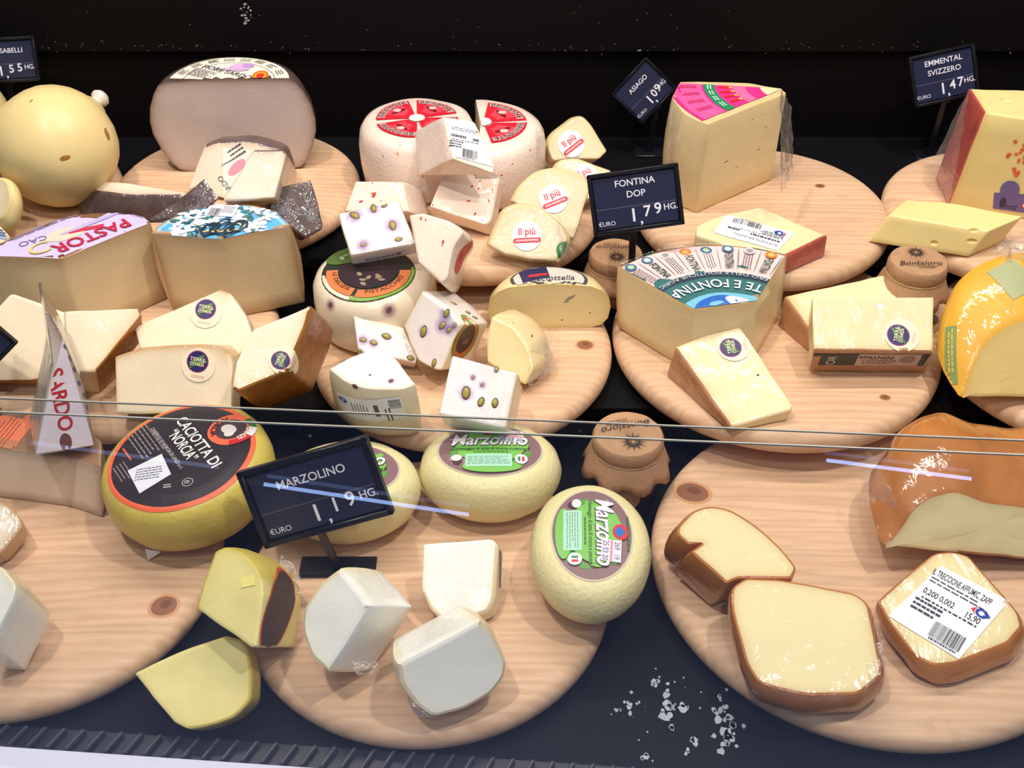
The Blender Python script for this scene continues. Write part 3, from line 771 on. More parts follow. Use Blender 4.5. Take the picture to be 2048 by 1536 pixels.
def price_label(T, quad, u=0, big=None, lg=None, bar=True, name='price_label'):
    """white weigh label; quad: top-left, top-right, bottom-right, bottom-left as it reads"""
    cx, cy = sum(p[0] for p in quad) / 4, sum(p[1] for p in quad) / 4
    mr = ((quad[1][0] + quad[2][0]) / 2, (quad[1][1] + quad[2][1]) / 2)
    L = Label(T, (cx, cy), mr, 1, N=T.plane[1] if T.plane else None)
    q = [L.px(p) for p in quad]; w = (Vector(q[1]) - Vector(q[0])).length; h = (Vector(q[3]) - Vector(q[0])).length
    L.quad([q[3], q[2], q[1], q[0]], WHT, 8, 8)
    L.lines(w * .8, h * .1, 2, (-w * .03, h * .27), fill=.35); L.lines(w * .8, h * .06, 1, (0, -h * .02), fill=.4, word=.08)
    if big: L.text(big, h * .13, (-w * .02, h * .38), width=w * .86, bold=.01)
    if big: L.text('0,200 0,002', h * .12, (-w * .2, h * .08), width=w * .45, bold=.01); L.text('15,90', h * .13, (w * .3, h * .06), width=w * .2, bold=.01)
    else: L.lines(w * .45, h * .09, 1, (-w * .2, h * .08), fill=.8, word=.12); L.lines(w * .2, h * .09, 1, (w * .3, h * .06), fill=.8, word=.2)
    L.lines(w * .4, h * .2, 3, (-w * .26, -h * .14), fill=.5, word=.2)
    if bar: L.bars(w * .45, h * .22, (w * .15, -h * .33)); L.lines(w * .4, h * .05, 1, (w * .15, -h * .465), fill=.6, word=.06)
    if lg: logo(L, (w * lg[0], h * lg[1]), h * lg[2])
    return L.build(name, eps=.0006)
def piu(T, o, u, rx):
    L = Label(T, o, u, 1, N=T.plane[1]); L.disc(rx, rx, WHT)
    L.rect(rx * 1.5, rx * .34, RED, (0, -rx * .3)); L.disc(rx * .17, rx * .17, RED, (-rx * .75, -rx * .3), nr=1, na=12); L.disc(rx * .17, rx * .17, RED, (rx * .75, -rx * .3), nr=1, na=12)
    L.text('Il più', rx * .66, (0, rx * .28), col=RED, bold=.015, width=rx * 1.12); L.text('conveniente', rx * .3, (0, -rx * .28), col=WHT, bold=.01, width=rx * 1.5)
    L.build('round_sticker', eps=.0007)
def terre(T, o, u, r):
    L = Label(T, o, u, 1, N=T.plane[1]); L.disc(r * 1.62, r * 1.62, ink(244, 230, 196), (r * .12, -r * .32)); L.disc(r * 1.05, r * 1.05, ink(160, 50, 120)); L.disc(r * .97, r * .97, ink(44, 38, 96))
    L.disc(r * .75, r * .16, ink(90, 140, 70), (0, r * .25), rot=35, nr=1); L.disc(r * .6, r * .14, ink(70, 120, 60), (-r * .3, -r * .3), rot=50, nr=1); L.disc(r * .6, r * .14, ink(120, 160, 80), (r * .35, -r * .1), rot=25, nr=1)
    L.text('TERRE', r * .5, (0, r * .18), col=ink(240, 225, 190), width=r * 1.45, bold=.012); L.text("D'ITALIA", r * .44, (0, -r * .28), col=ink(240, 225, 190), width=r * 1.4, bold=.012)
    L.lines(r * 1.3, r * .3, 2, (r * .2, -r * 1.42), col=ink(226, 160, 140), fill=.4)
    L.build('round_sticker', eps=.0007)

# ================================================================== back row, left
prf = [(0, 0), (.02, .001), (.045, .009), (.062, .028), (.069, .055), (.069, .075), (.062, .1), (.048, .119), (.03, .131), (.017, .138), (0, .14)]
def provolone(top, z, label, az, el, s=1., neck=True):
    # body lies on its side: axis along the neck
    n = Nrm(az, el); R = .0665 * s
    pr = arc(0, R, R * 1.02, -90, 62, 14, R) ; pr[0] = (0, 0)
    pr = [(max(r, 0), zz) for r, zz in pr] + [(R * .3, R * 1.98), (R * .22, R * 2.06), (0, R * 2.1)]
    c = P(top[0], top[1], z + R)
    T = lathe('provolone_cheese', label, 'cheese', pr, None, 0, None, m_prov, az, el, loc=c - n * R, jit=.0016, part='body')
    if neck:
        a = c + n * R * .98; b = n; e1 = b.orthogonal().normalized(); e2 = b.cross(e1); v, f = [], []
        prn = [(.011, -.004), (.0085, .004), (.007, .008), (.0075, .011), (.0105, .014), (.011, .018), (.008, .022), (0, .0225)]
        for r, h in prn:
            for j in range(14): t = j * 2 * math.pi / 14; v.append(a + b * h + e1 * r * math.cos(t) + e2 * r * math.sin(t))
        for i in range(len(prn) - 1):
            for j in range(14): f.append((i * 14 + j, i * 14 + (j + 1) % 14, i * 14 + 14 + (j + 1) % 14, i * 14 + 14 + j))
        mesh_obj('tied_neck', v, f, cheese('neck_white', IV(228, 220, 206), wrap=.6), T.root)
    return T
T = provolone((112, 293), T3, 'round glossy yellow provolone with a tied white neck', 152, 18)
fruit(T, [(214, 268, 26, 110), (130, 316, 22, 20), (62, 202, 10, 40)], 'scorch_mark', cheese('scorch', IV(186, 128, 62), var=.4, nscale=300), .5, hgt=.06)
provolone((-95, 250), T3, 'second yellow provolone showing only its side behind the round one', 200, 60, .98, False)
T = slab('provolone_end', 'small pale yellow cylindrical cheese end beside the provolone', 'cheese',
         [(-70, 352, 25), (14, 356, 22), (24, 395, 22), (10, 440, 22), (-70, 446, 22)], -28, 38, T3, m_piu, m_prov, 'rrrrr', back=(2, (50, 418)), bulge=.004)
T = slab('rolled_label_cheese', 'pale cheese edge with a bluish printed label by the provolone end', 'cheese', [(-60, 440), (2, 450), (20, 470), (4, 486), (-60, 492)], -10, 60, T2 + .05, m_piu, drop=.01)
L = Label(T, (4, 466), (14, 468), 1); L.rect(26, 26, ink(150, 170, 205)); L.lines(22, 16, 3); L.build()

Hf = .116
pf = [(0, 0), (.055, 0), (.068, .003), (.076, .012), (.084, .030), (.0895, .050), (.090, .066), (.087, .084), (.080, .101), (.074, .110), (.066, .1145), (.03, .116), (0, .116)]
bc = P(482, 341, T3)
T = lathe('fiore_half_wheel', 'half wheel of greyish cheese with a cream semicircular label on top', 'cheese', pf, None, 0, m_fiore, m_fiorer, loc=bc, yaw=2.5, a0=0, a1=180, rw=.0045, sx=1.06)
tc_ = P(452, 172, T3 + Hf)
L = Label(T, (455, 168), (470, 168), N=Vector((0, 0, 1))); o0 = L.px((456, 172)); L.o = onplane(456, 172, L.o, L.N)
c1, c2 = ink(248, 240, 214), ink(150, 140, 150)
L.disc(122, 118, c1, a0=0, a1=180, nr=7); L.disc(94, 90, c2, r0=.975, a0=0, a1=180, nr=1); L.disc(88, 84, ink(238, 226, 214), r0=.72, a0=70, a1=179, nr=2)
L.disc(16, 26, ink(226, 110, 40), (62, 24)); L.disc(11, 17, ink(244, 190, 60), (62, 24), nr=1); L.disc(8, 12, ink(214, 60, 40), (62, 24), nr=1)
L.disc(22, 20, ink(214, 180, 214), (14, 62), nr=2); L.disc(12, 12, ink(190, 150, 205), (30, 72), nr=1); L.disc(30, 5, ink(196, 170, 200), (5, 50), nr=1)
L.text('FIORE SARDO', 22, (-8, 40), -28, ink(60, 60, 80), width=120); L.lines(56, 34, 6, (-58, 34), -30, fill=.35)
for a in (25, 45, 62, 80, 98, 115, 135, 155): L.lines(22, 16, 3, (107 * math.cos(math.radians(a)), 104 * math.sin(math.radians(a))), a - 90, fill=.4, word=.3)
L.many([[(-8, 0), (14, 0), (3, 14)]], ink(86, 84, 170))
L.build(clip=[((-300, 1.5), (300, 1.5))])

T = slab('fiore_wedge', 'ivory cheese wedge with a strip of cream label, leaning behind its twin wedge', 'cheese',
         [(408, 288, 10), (430, 280, 12), (500, 277, 20), (560, 296, 12), (575, 340), (448, 400), (374, 378)], -4, 40, T3, m_fiore2, m_fiorer, 'rrrrppp', back=(2, (520, 268)), bev=.004)
L = Label(T, (470, 335), (455, 300), N=T.plane[1]); q = [L.px(p) for p in ((446, 296), (505, 301), (478, 350), (447, 394))]
L.quad(q, ink(246, 240, 218), 6, 6)
c = L.px((463, 320)); L.lines(40, 26, 3, L.px((470, 306)), 100, fill=.4); L.disc(10, 22, ink(226, 150, 170), L.px((474, 335)), 20, nr=1); L.text('SARDO', 15, L.px((454, 372)), 15, ink(60, 60, 80)); L.disc(30, 1.2, ink(120, 110, 120), L.px((468, 318)), 95, nr=1)
L.build()
T = slab('fiore_wedge', 'ivory cheese wedge with dark rind on its side, overlapping the strip of cream label', 'cheese',
         [(508, 299, 4), (566, 298, 14), (574, 306, 8), (549, 396), (446, 401)], 8, 44, T3, m_fiore2, m_fiorer, 'rrppp', back=(2, (596, 345)), bev=.002)
T = slab('rind_slice', 'dark rinded cheese crescent with tan cut top, lying beside the provolone', 'cheese',
         [(146, 363), (242, 362, 30), (372, 384), (362, 392, 20), (250, 392, 40), (180, 382, 20)], 0, 72, T3 , m_fiore2, m_brown, 'ppprrr', drop=.004, lean=(.1, -.45), bulge=.002, z=T3 + .034)
T = slab('rind_slice', 'narrow dark brown rind slice pointing up between the blue labelled half wheel and the crescent', 'cheese',
         [(402, 364), (432, 402), (400, 428), (300, 446), (296, 438), (372, 392)], 5, 40, T2 + .09, m_brown, m_brown, back=(1, (440, 396)), jit=.002)
T = slab('rind_slice', 'broad dark brown rind slice behind the blue labelled half wheel', 'cheese',
         [(612, 366), (626, 410, 6), (638, 458, 10), (600, 482), (528, 430), (528, 406), (560, 378)], 12, 42, T3, m_brown, m_brown, back=(0, (622, 360)), jit=.002)

# ================================================================== back row, middle
Hb = .078
def brig_prof(R): return [(0, 0), (R * .7, 0), (R * .88, .002), (R * .97, .010), (R, .026), (R, .05), (R * .965, .066), (R * .9, .074), (R * .8, .0775), (R * .4, Hb), (0, Hb)]
T = lathe('chilli_round_cheese', 'whole white chilli cheese wheel with four red label segments', 'cheese', brig_prof(.068), (834, 238), T3 + Hb, m_brig, m_brigr, jit=.0014, part='body')
TB = T
def brig_label(T, o, segs, R):
    L = Label(T, o, (o[0] + 20, o[1]), N=Vector((0, 0, 1)))
    for a in segs:
        L.disc(R, R, ink(214, 34, 52), r0=.2, a0=a + 6, a1=a + 84, nr=4, na=60); L.disc(R * .86, R * .86, ink(236, 70, 84), r0=.4, a0=a + 20, a1=a + 66, nr=3, na=60)
        m = math.radians(a + 45); L.disc(R * .22, R * .06, ink(120, 24, 30), (R * .58 * math.cos(m), R * .58 * math.sin(m)), a - 60, nr=1, na=14)
        L.disc(R * .1, R * .09, ink(240, 190, 180), (R * .62 * math.cos(m), R * .66 * math.sin(m)), 0, nr=1, na=10)
        L.text('BRIGANTE', R * .2, arcr=R * .86, a=a + 45, col=ink(236, 214, 206), width=R * 1.05, bold=.07); L.text('BRIGANTE', R * .2, arcr=R * .86, a=a + 45, col=ink(60, 34, 32), width=R * 1.0, bold=.005)
    L.disc(R * .19, R * .19, ink(238, 224, 218)); 
    return L.build()
brig_label(T, (834, 238), (10, 100, 190, 280), 82)
T2h = lathe('chilli_cheese_half_wheel', 'cut half of a white chilli cheese wheel with two red label segments', 'cheese', brig_prof(.074), (962, 247), T3 + Hb, m_brig, m_brigr, a0=-93, a1=97, jit=.0014, part='rind', rw=.003)
brig_label(T2h, (966, 246), (0, -84), 88)
for TT in (TB, T2h):
    fruit(TT, [(795, 307, 8, 120), (766, 312, 8, 120), (845, 352, 9, 90), (1040, 330, 5, 0), (760, 350, 6, 80), (800, 290, 6, 0)] if TT is TB else [(1025, 328, 5, 20), (1060, 300, 6, 90), (1003, 350, 6, 20)], 'chilli_fleck', m_chili2 if TT is TB else m_chili, .5, hgt=.1)
film(T2h, [(1070, 262), (1092, 268), (1090, 330), (1074, 330)], 60, 20, (1068, 300), .003)
T = slab('chilli_cheese_wedge', 'white chilli cheese wedge with a white price label, resting on the chilli wheels', 'cheese',
         [(886, 232, 6), (950, 243, 6), (990, 330), (988, 347), (906, 318)], 32, 52, T3 + .055, m_brig, m_brigr, 'ppppr', back=(4, (836, 350)), bev=.002, thick=[.85, .2, .12, .12, 1])
price_label(T, [(884, 236), (952, 246), (986, 334), (902, 312)])
T = slab('chilli_cheese_wedge', 'blocky white chilli cheese wedge, brightly lit, in front of the chilli wheels', 'cheese',
         [(891, 339, 6), (1000, 354, 4), (982, 440, 8), (972, 450, 8), (858, 413, 4)], 6, 62, T3, m_brig, m_brigr, 'prppp', back=(2, (990, 462)), bev=.002)
fruit(T, [(944, 373, 8, 30), (957, 377, 7, 60), (937, 402, 9, 10), (950, 428, 9, 60), (985, 380, 6, 90), (978, 402, 8, 90), (960, 362, 6, 0), (964, 441, 5, 30), (866, 410, 6, 70)], 'chilli_fleck', m_chili, .45, hgt=.12)
T = slab('chilli_cheese_wedge', 'white chilli cheese wedge behind the bright pistachio block', 'cheese',
         [(710, 362, 3), (806, 363, 3), (818, 424), (688, 424)], -6, 46, T3, m_brig, m_brigr, 'rrpp', back=(1, (850, 388)), bulge=.002)
fruit(T, [(748, 390, 14, 60), (744, 387, 6, 20), (722, 403, 10, 20), (745, 366, 5, 60), (799, 364, 5, 0), (762, 402, 4, 0)], 'chilli_fleck', m_chili, .5, hgt=.12)
T = slab('chilli_cheese_wedge', 'white chilli cheese wedge with a red label curling round its right side', 'cheese',
         [(818, 430, 4), (846, 425, 6), (897, 441, 14), (928, 463, 8), (908, 495, 10), (895, 556, 8), (882, 567, 4), (836, 524)], -10, 44, T3 + .001, m_brig, m_brigr, 'rrrrrrpp', back=(3, (951, 492)), bulge=.003)
fruit(T, [(886, 484, 10, 80), (842, 437, 8, 70), (851, 440, 6, 90), (885, 491, 5, 0)], 'chilli_fleck', m_chili, .5, hgt=.12)
L = Label(T, (924, 512), (905, 548)); L.disc(46, 22, ink(206, 62, 62)); L.text('BRIGANTE', 10, (-14, 8), 0, ink(230, 160, 150)); L.disc(10, 3, ink(130, 60, 60), (8, -4), 30, nr=1); L.build()
ip = 'cream cheese piece with round white sticker'
T = slab('sticker_cheese_piece', ip + ', topmost, behind the chilli half wheel', 'cheese', [(1106, 267, 14), (1147, 235, 16), (1166, 232, 10), (1180, 246, 10), (1215, 302, 4), (1198, 319, 6), (1147, 316, 10), (1106, 322, 8), (1095, 295, 10)], 14, 38, T3 + .012, m_piu, m_piur, 'rrrrppppr', depth=.03, bulge=.003)
piu(T, (1142, 288), (1160, 274), 27)
T = slab('sticker_cheese_piece', ip + ', half hidden behind the fontina price sign', 'cheese', [(1110, 345, 10), (1116, 322, 12), (1150, 314, 14), (1226, 342, 8), (1228, 372), (1175, 400)], 14, 46, T3, m_piu, m_piur, 'rrrppp', depth=.028, bulge=.003)
piu(T, (1170, 352), (1188, 345), 26)
T = slab('sticker_cheese_piece', ip + ', leaning right between two like it', 'cheese', [(1024, 402, 4), (1041, 373, 10), (1072, 343, 18), (1113, 335, 20), (1158, 345, 20), (1182, 372, 10), (1147, 479, 6), (1085, 440, 6)], 6, 44, T3, m_piu, m_piur, 'rrrrrppp', depth=.018, bulge=.003)
piu(T, (1107, 398), (1125, 391), 29)
T = slab('sticker_cheese_piece', ip + ' and a green label edge', 'cheese', [(974, 490, 4), (993, 449, 10), (1007, 418, 10), (1040, 406, 16), (1085, 418, 20), (1126, 455, 14), (1138, 478, 8), (1113, 520, 8), (1061, 519), (1010, 508)], -4, 42, T3, m_piu, m_piur, 'rrrrrrrppp', depth=.02, bulge=.003)
piu(T, (1054, 472), (1074, 471), 30)
L = Label(T, (1124, 500), (1132, 484)); L.disc(18, 8, ink(60, 120, 60)); L.build(); film(T, [(1110, 420), (1142, 470), (1136, 505), (1120, 520)], 40, 40, (1126, 470), .003)

# ================================================================== back row, right
T = slab('asiago_wedge', 'tall pale yellow wedge with a pink printed top, wrapped in film', 'cheese',
         [(1360, 162, 4), (1490, 163, 20), (1562, 176, 6), (1574, 186, 4), (1416, 248, 6), (1372, 232, 26), (1342, 196, 20)], 0, 90, T3, m_asi, m_asir, 'pppprrr', front='r', rear='r', back=(4, (1392, 427)), bulge=.004, rw=.003,
         holes=[(1518, 300, 6), (1453, 325, 7), (1505, 240, 4), (1532, 255, 5), (1474, 335, 4), (1548, 302, 4), (1492, 322, 3), (1556, 215, 3), (1440, 372, 3), (1470, 300, 2.5), (1525, 230, 3)])
L = Label(T, (1460, 195), (1500, 190), N=Vector((0, 0, 1)))
tip = L.px((1566, 178)); e0, e1 = L.px((1366, 166)), L.px((1408, 244)); R0 = (Vector(e1) - Vector(tip)).length
a_0 = math.degrees(math.atan2(e0[1] - tip[1], e0[0] - tip[0])) % 360; a_1 = math.degrees(math.atan2(e1[1] - tip[1], e1[0] - tip[0])) % 360
PK = ink(214, 52, 132)
L.disc(R0, R0, PK, tip, a0=a_0 + 1, a1=a_1 - 1, nr=12, na=150); L.disc(R0 * .97, R0 * .97, ink(226, 92, 156), tip, r0=.74, a0=a_0 + 1, a1=a_1 - 1, nr=3, na=150)
L.disc(R0 * .7, R0 * .7, ink(42, 138, 92), tip, r0=.86, a0=a_0 + 1, a1=a_1 - 1, nr=2, na=150); L.disc(R0 * .44, R0 * .44, ink(228, 110, 160), tip, r0=.75, a0=a_0 + 1, a1=a_1 - 1, nr=2, na=150)
L.disc(R0 * .2, R0 * .2, ink(238, 216, 170), tip, a0=a_0, a1=a_1, nr=2, na=150)
k = 0
while a_0 + 6 + k * 10 < a_1 - 4:
    a = math.radians(a_0 + 6 + k * 10); w = lambda r: (tip[0] + R0 * r * math.cos(a), tip[1] + R0 * r * math.sin(a))
    L.disc(R0 * .05, R0 * .022, RED, w(.52), math.degrees(a), nr=1, na=12); L.disc(R0 * .018, R0 * .018, ink(250, 190, 60), w(.46), nr=1, na=8); L.lines(R0 * .16, R0 * .06, 3, w(.84), math.degrees(a), col=ink(190, 40, 80), fill=.5, word=.3); L.lines(R0 * .08, R0 * .05, 2, w(.65), math.degrees(a) + 90, col=ink(220, 240, 220), fill=.4, word=.4); k += 1
L.build(clip='face')
film(T, [(1560, 180), (1584, 215), (1588, 340), (1562, 386)], 70, 10, (1564, 290), .003)
film(T, [(1344, 200), (1356, 240), (1350, 330), (1330, 330)], -50, 10, (1350, 270), .003)
T = slab('asiago_slice', 'flat yellow cheese slice with red rind and a white price label', 'cheese',
         [(1391, 452, 6), (1436, 432, 6), (1520, 413, 4), (1656, 471, 4), (1566, 514, 4), (1480, 500), (1392, 468)], 8, 84, T3, m_asi, m_red, 'ppprppp', drop=.022, lean=(0, -.1))
price_label(T, [(1555, 502), (1427, 466), (1452, 430), (1588, 467)], lg=(-.38, -.28, .14), bar=True)
film(T, [(1392, 450), (1520, 414), (1560, 440), (1420, 480)], 0, 84, (1470, 470), .0015)
T = slab('emmental_block', 'large yellow holed emmental block with red printed rind', 'cheese',
         [(1968, 226, 4), (2060, 240, 4), (2200, 262, 4), (2200, 184, 4), (2048, 180), (1937, 176, 4)], 0, 90, T3, m_emm, m_red, 'pppppr', back=(0, (1896, 412)), rw=.003,
         holes=[(2014, 200, 14, .7), (1998, 190, 4)])
film(T, [(1937, 178), (1966, 226), (1896, 408), (1860, 335)], -70, 15, (1920, 290), .0022)
L = Label(T, (2034, 300), (2044, 302)); 
for k in range(34):
    a, r = random.uniform(0, 6.28), random.uniform(3, 44); L.disc(random.uniform(3, 5.5), random.uniform(3, 5.5), ink(232, 104, 62), (r * math.cos(a) * .7 + 16, r * math.sin(a) - 10), nr=1, na=9)
L.build('red_dot_print')
L = Label(T, (2028, 402), (2044, 404)); L.quad([(-36, -22), (70, -24), (70, 22), (-40, 14)], ink(112, 98, 150)); L.disc(18, 20, ink(112, 98, 150), (-12, 24)); L.disc(6, 12, ink(60, 52, 80), (-20, -6), nr=1); L.disc(9, 9, ink(200, 70, 60), (24, -6), nr=1); L.disc(6, 6, WHT, (24, -6), nr=1); L.lines(24, 10, 2, (-2, -14)); L.build('purple_label')
T = slab('emmental_slice', 'long wedge of pale emmental with holes, lying before the emmental block', 'cheese',
         [(1812, 398, 4), (1910, 406, 6), (2046, 433, 4), (1979, 463, 4), (1777, 430, 4)], 0, 86, T3, m_emm, None, drop=.03, lean=(-.55, -.12), bev=.002, holes=[(1948, 461, 11, .5), (1944, 482, 12, .5), (1868, 486, 9, .7)])

# ================================================================== middle row, left
T = slab('pecorino_half_wheel', 'half wheel of ivory cheese with a lilac label and brown rind', 'cheese',
         [(-62, 512, 4), (125, 517, 8), (303, 445, 6), (288, 431, 10), (250, 425, 20), (190, 423, 30), (120, 436, 30), (45, 466, 30), (-25, 496, 20)], 0, 90, T2, m_pec, m_pecr, 'pprrrrrrr', front='r', rear='r', back=(2, (337, 598)), bulge=.004, rw=.006)
L = Label(T, (150, 470), (200, 460), N=Vector((0, 0, 1)))
pts = [L.px(p) for p in ((-30, 508), (120, 512), (270, 452), (240, 434), (190, 431), (125, 444), (50, 474), (-10, 500))]
c0 = L.px((100, 492)); L.disc(290, 205, ink(206, 196, 232), c0, L.px((150, 470))[0] * 0 + 12, nr=9)
L.disc(268, 186, ink(150, 140, 190), c0, 12, r0=.985, nr=1); L.disc(40, 24, ink(226, 210, 190), L.px((130, 470)), 10, nr=2); L.quad([L.px(p) for p in ((137, 470), (205, 456), (209, 449), (141, 462))], ink(206, 50, 80)); L.disc(70, 6, ink(190, 180, 220), L.px((185, 447)), 20, nr=1)
L.text('PASTOR', 50, L.px((184, 473)), 199, ink(190, 36, 72), width=160, bold=.02); L.text('CAO', 26, L.px((66, 484)), 190, ink(110, 100, 140)); L.lines(150, 16, 2, L.px((95, 452)), 22, col=ink(130, 120, 165), fill=.4); L.disc(26, 20, ink(230, 205, 120), L.px((85, 498)), 20, r0=.75, a0=40, a1=300, nr=1)
cl = [(L.px((-62, 509)), L.px((122, 514))), (L.px((122, 513)), L.px((303, 446)))]
L.build(clip='face')
T = slab('pecorino_half_wheel', 'half wheel of ivory cheese with a sky blue flower label', 'cheese',
         [(300, 466, 6), (445, 478, 14), (582, 451, 6), (548, 419, 20), (495, 406, 30), (427, 407, 30), (359, 426, 30), (314, 450, 14)], 0, 90, T2, m_pec, m_tanr, 'pprrrrrr', front='r', rear='r', back=(1, (482, 634)), bulge=.007, rw=.006)
L = Label(T, (440, 440), (490, 440), N=Vector((0, 0, 1)))
c0 = L.px((440, 478)); L.disc(144, 126, ink(92, 178, 230), c0, nr=9); L.disc(136, 118, ink(150, 206, 240), c0, r0=.95, nr=1); L.disc(62, 62, ink(110, 190, 236), c0, nr=3)
for k in range(40):
    a = math.radians(random.uniform(5, 175)); r = random.uniform(70, 130); q = (c0[0] + r * math.cos(a), c0[1] + r * .88 * math.sin(a)); w = random.uniform(0, 120)
    for j in range(4): L.disc(12, 5.5, ink(236, 244, 250) if (k + j) % 4 else ink(70, 120, 120), (q[0] + 8 * math.cos(w + j * 1.5), q[1] + 8 * math.sin(w + j * 1.5)), math.degrees(w + j * 1.5), nr=1, na=8)
L.disc(52, 62, ink(232, 214, 190), c0, r0=.95, a0=10, a1=170, nr=1)
L.rect(60, 44, ink(226, 224, 236), L.px((444, 424)), -8); L.bars(24, 26, L.px((431, 427)), -8, 14); L.lines(26, 26, 5, L.px((459, 423)), -8, col=ink(120, 110, 130), fill=.4)
for k in range(9):
    x = 402 + k * 9.5; L.disc(9 + 4 * (k % 3), 15 + 9 * ((k * 2) % 3), ink(40, 60, 70), L.px((x, 460 + 4 * math.sin(k * 1.3))), -25, r0=.76, nr=1, na=18)
    if k % 2: L.disc(14, 3, ink(210, 180, 120), L.px((x, 466)), 20, nr=1, na=10)
L.build(clip='face')
tx = 'cream cheese slice with a round purple sticker'
T = slab('pecorino_slice', 'plain ivory cheese slice with brown underside, leaning behind the tall sardo wedge', 'cheese',
         [(-30, 640, 4), (22, 586, 8), (181, 643, 4), (182, 655, 4), (138, 745, 4), (60, 765), (-30, 765)], -4, 48, T2, m_pecs, m_orr, 'pppprrp', depth=.018)
T = slab('pecorino_slice', 'ivory cheese slice with orange brown rind, tucked behind the plain ivory slice', 'cheese',
         [(128, 622, 4), (278, 616, 4), (284, 632, 6), (192, 744, 4), (130, 744)], 2, 50, T2, m_pecs, m_orr, 'prrpp', back=(2, (288, 678)), bev=.002)
T = slab('pecorino_slice', tx + ', highest, before the blue labelled half wheel', 'cheese',
         [(267, 654, 4), (441, 578, 4), (461, 585, 8), (492, 632, 4), (514, 694, 4), (466, 719, 4), (280, 698, 4)], -2, 52, T2 + .022, m_pecs, m_tanr, 'prpprpp', depth=.03)
terre(T, (412, 619), (430, 622), 20)
T = slab('pecorino_slice', tx + ', right end with golden brown rind', 'cheese',
         [(506, 658, 4), (622, 610, 4), (613, 650, 10), (575, 742, 10), (478, 784, 6), (464, 776, 4), (472, 724, 4)], 14, 50, T2, m_pecs, m_orr, 'prrrrpp', back=(3, (625, 782)), bulge=.003)
terre(T, (561, 721), (567, 707), 18)
T = slab('pecorino_slice', tx + ', upright behind the black labelled wheel', 'cheese',
         [(229, 714, 4), (284, 694, 10), (376, 689, 20), (444, 692, 8), (460, 706, 8), (465, 730, 4), (463, 828), (232, 828)], -2, 36, T2, m_pecs, m_tanr, 'rrrrppp' + 'p', depth=.034)
terre(T, (396, 723), (414, 726), 21)

# ================================================================== middle row, pistachio board
Hp = .073
pp = [(r, z * .073 / .082) for r, z in [(0, 0), (.04, 0), (.052, .002), (.059, .010), (.0625, .026), (.064, .045), (.063, .064), (.059, .074), (.052, .080), (.03, .082), (0, .082)]]
T = lathe('pistachio_round_cheese', 'whole cream pistachio cheese wheel with a dark and orange ring label', 'cheese', pp, (747, 538), T2 + Hp, None, m_pistr, jit=.001, part='body')
L = Label(T, (737, 545), (760, 545), N=Vector((0, 0, 1)))
R0 = 94
L.disc(R0, R0, ink(44, 52, 42), nr=6); L.disc(R0 * .98, R0 * .98, ink(122, 168, 60), r0=.93, a0=250, a1=372, nr=1, na=60); L.disc(R0 * .9, R0 * .9, ink(214, 124, 72), r0=.72, a0=175, a1=250, nr=2, na=60); L.disc(R0 * .9, R0 * .9, ink(214, 124, 72), r0=.74, a0=256, a1=365, nr=2, na=60)
L.disc(R0 * .62, R0 * .62, ink(52, 40, 46), nr=3); L.disc(R0 * .5, R0 * .3, ink(84, 110, 50), (-R0 * .5, R0 * .62), 30, nr=2)
L.text('LE DELIZIE', R0 * .13, arcr=R0 * .72, a=212, col=ink(70, 40, 30), inside=True, width=R0 * .75); L.text('PISTACCHIO', R0 * .14, arcr=R0 * .74, a=308, col=ink(70, 40, 30), inside=True, width=R0 * 1.0)
L.text('il', R0 * .2, (-R0 * .62, R0 * .5), 40, WHT); L.lines(R0 * .4, R0 * .08, 1, (-R0 * .45, R0 * .7), 40, col=ink(200, 210, 190), fill=.4)
for k in range(7): L.disc(R0 * .08, R0 * .05, ink(150, 130, 110), (random.uniform(-.4, .4) * R0, random.uniform(-.5, -.1) * R0), random.uniform(0, 180), nr=1, na=10)
L.build()
fruit(T, [(661, 610, 12, 80, 16), (778, 620, 14, 60, 20), (640, 660, 8, 60, 12)], 'pistachio', plain('bruise', rgb(120, 80, 96), .5), .7, DUSK, hgt=.05)
T = slab('pistachio_cheese_block', 'bright white block with green pistachios, balanced on the pistachio wheel', 'cheese',
         [(675, 426, 4), (798, 401, 6), (832, 487, 5), (700, 511, 5)], -6, 60, T2 + Hp + .001, m_pist, m_pistr, 'pppp', back=(3, (706, 532)), bev=.003)
fruit(T, [(709, 431, 20, 150, 26), (747, 417, 17, 100, 20), (769, 411, 12, 20, 10), (785, 451, 20, 100, 24), (797, 479, 14, 10, 12), (727, 490, 12, 20, 22)], 'pistachio', m_pist_nut, .6, PURPLE, m_nutskin)
L = Label(T, (770, 512), (800, 506)); L.rect(92, 14, ink(228, 222, 232)); L.lines(80, 8, 2, col=ink(90, 90, 100)); logo(L, (28, 3), 5); L.build('price_label')
T = slab('pistachio_cheese_block', 'white pistachio block with a purple tinted left side, by the pistachio wheel', 'cheese',
         [(706, 631, 3), (806, 655, 5), (836, 712, 6), (832, 726, 4), (716, 704, 3)], 10, 48, T2, m_pist, m_pistr, 'rrrpp', depth=.03, bev=.002)
fruit(T, [(773, 673, 18, 160, 12), (726, 680, 13, 170, 16), (747, 686, 14, 160, 14), (821, 716, 14, 160, 8), (700, 670, 14, 80, 20), (720, 702, 8, 20, 10)], 'pistachio', m_pist_nut, .6, PURPLE, m_nutskin)
T = slab('pistachio_cheese_block', 'white pistachio wedge on edge with a brown and orange label below its cut', 'cheese',
         [(844, 582, 3), (890, 617, 6), (920, 651, 4), (884, 741, 5), (872, 741, 6), (836, 722, 6), (818, 684), (807, 652, 4)], -32, 32, T2, m_pist, m_pistr, 'pprrrrrr', back=(2, (977, 646)), bev=.002)
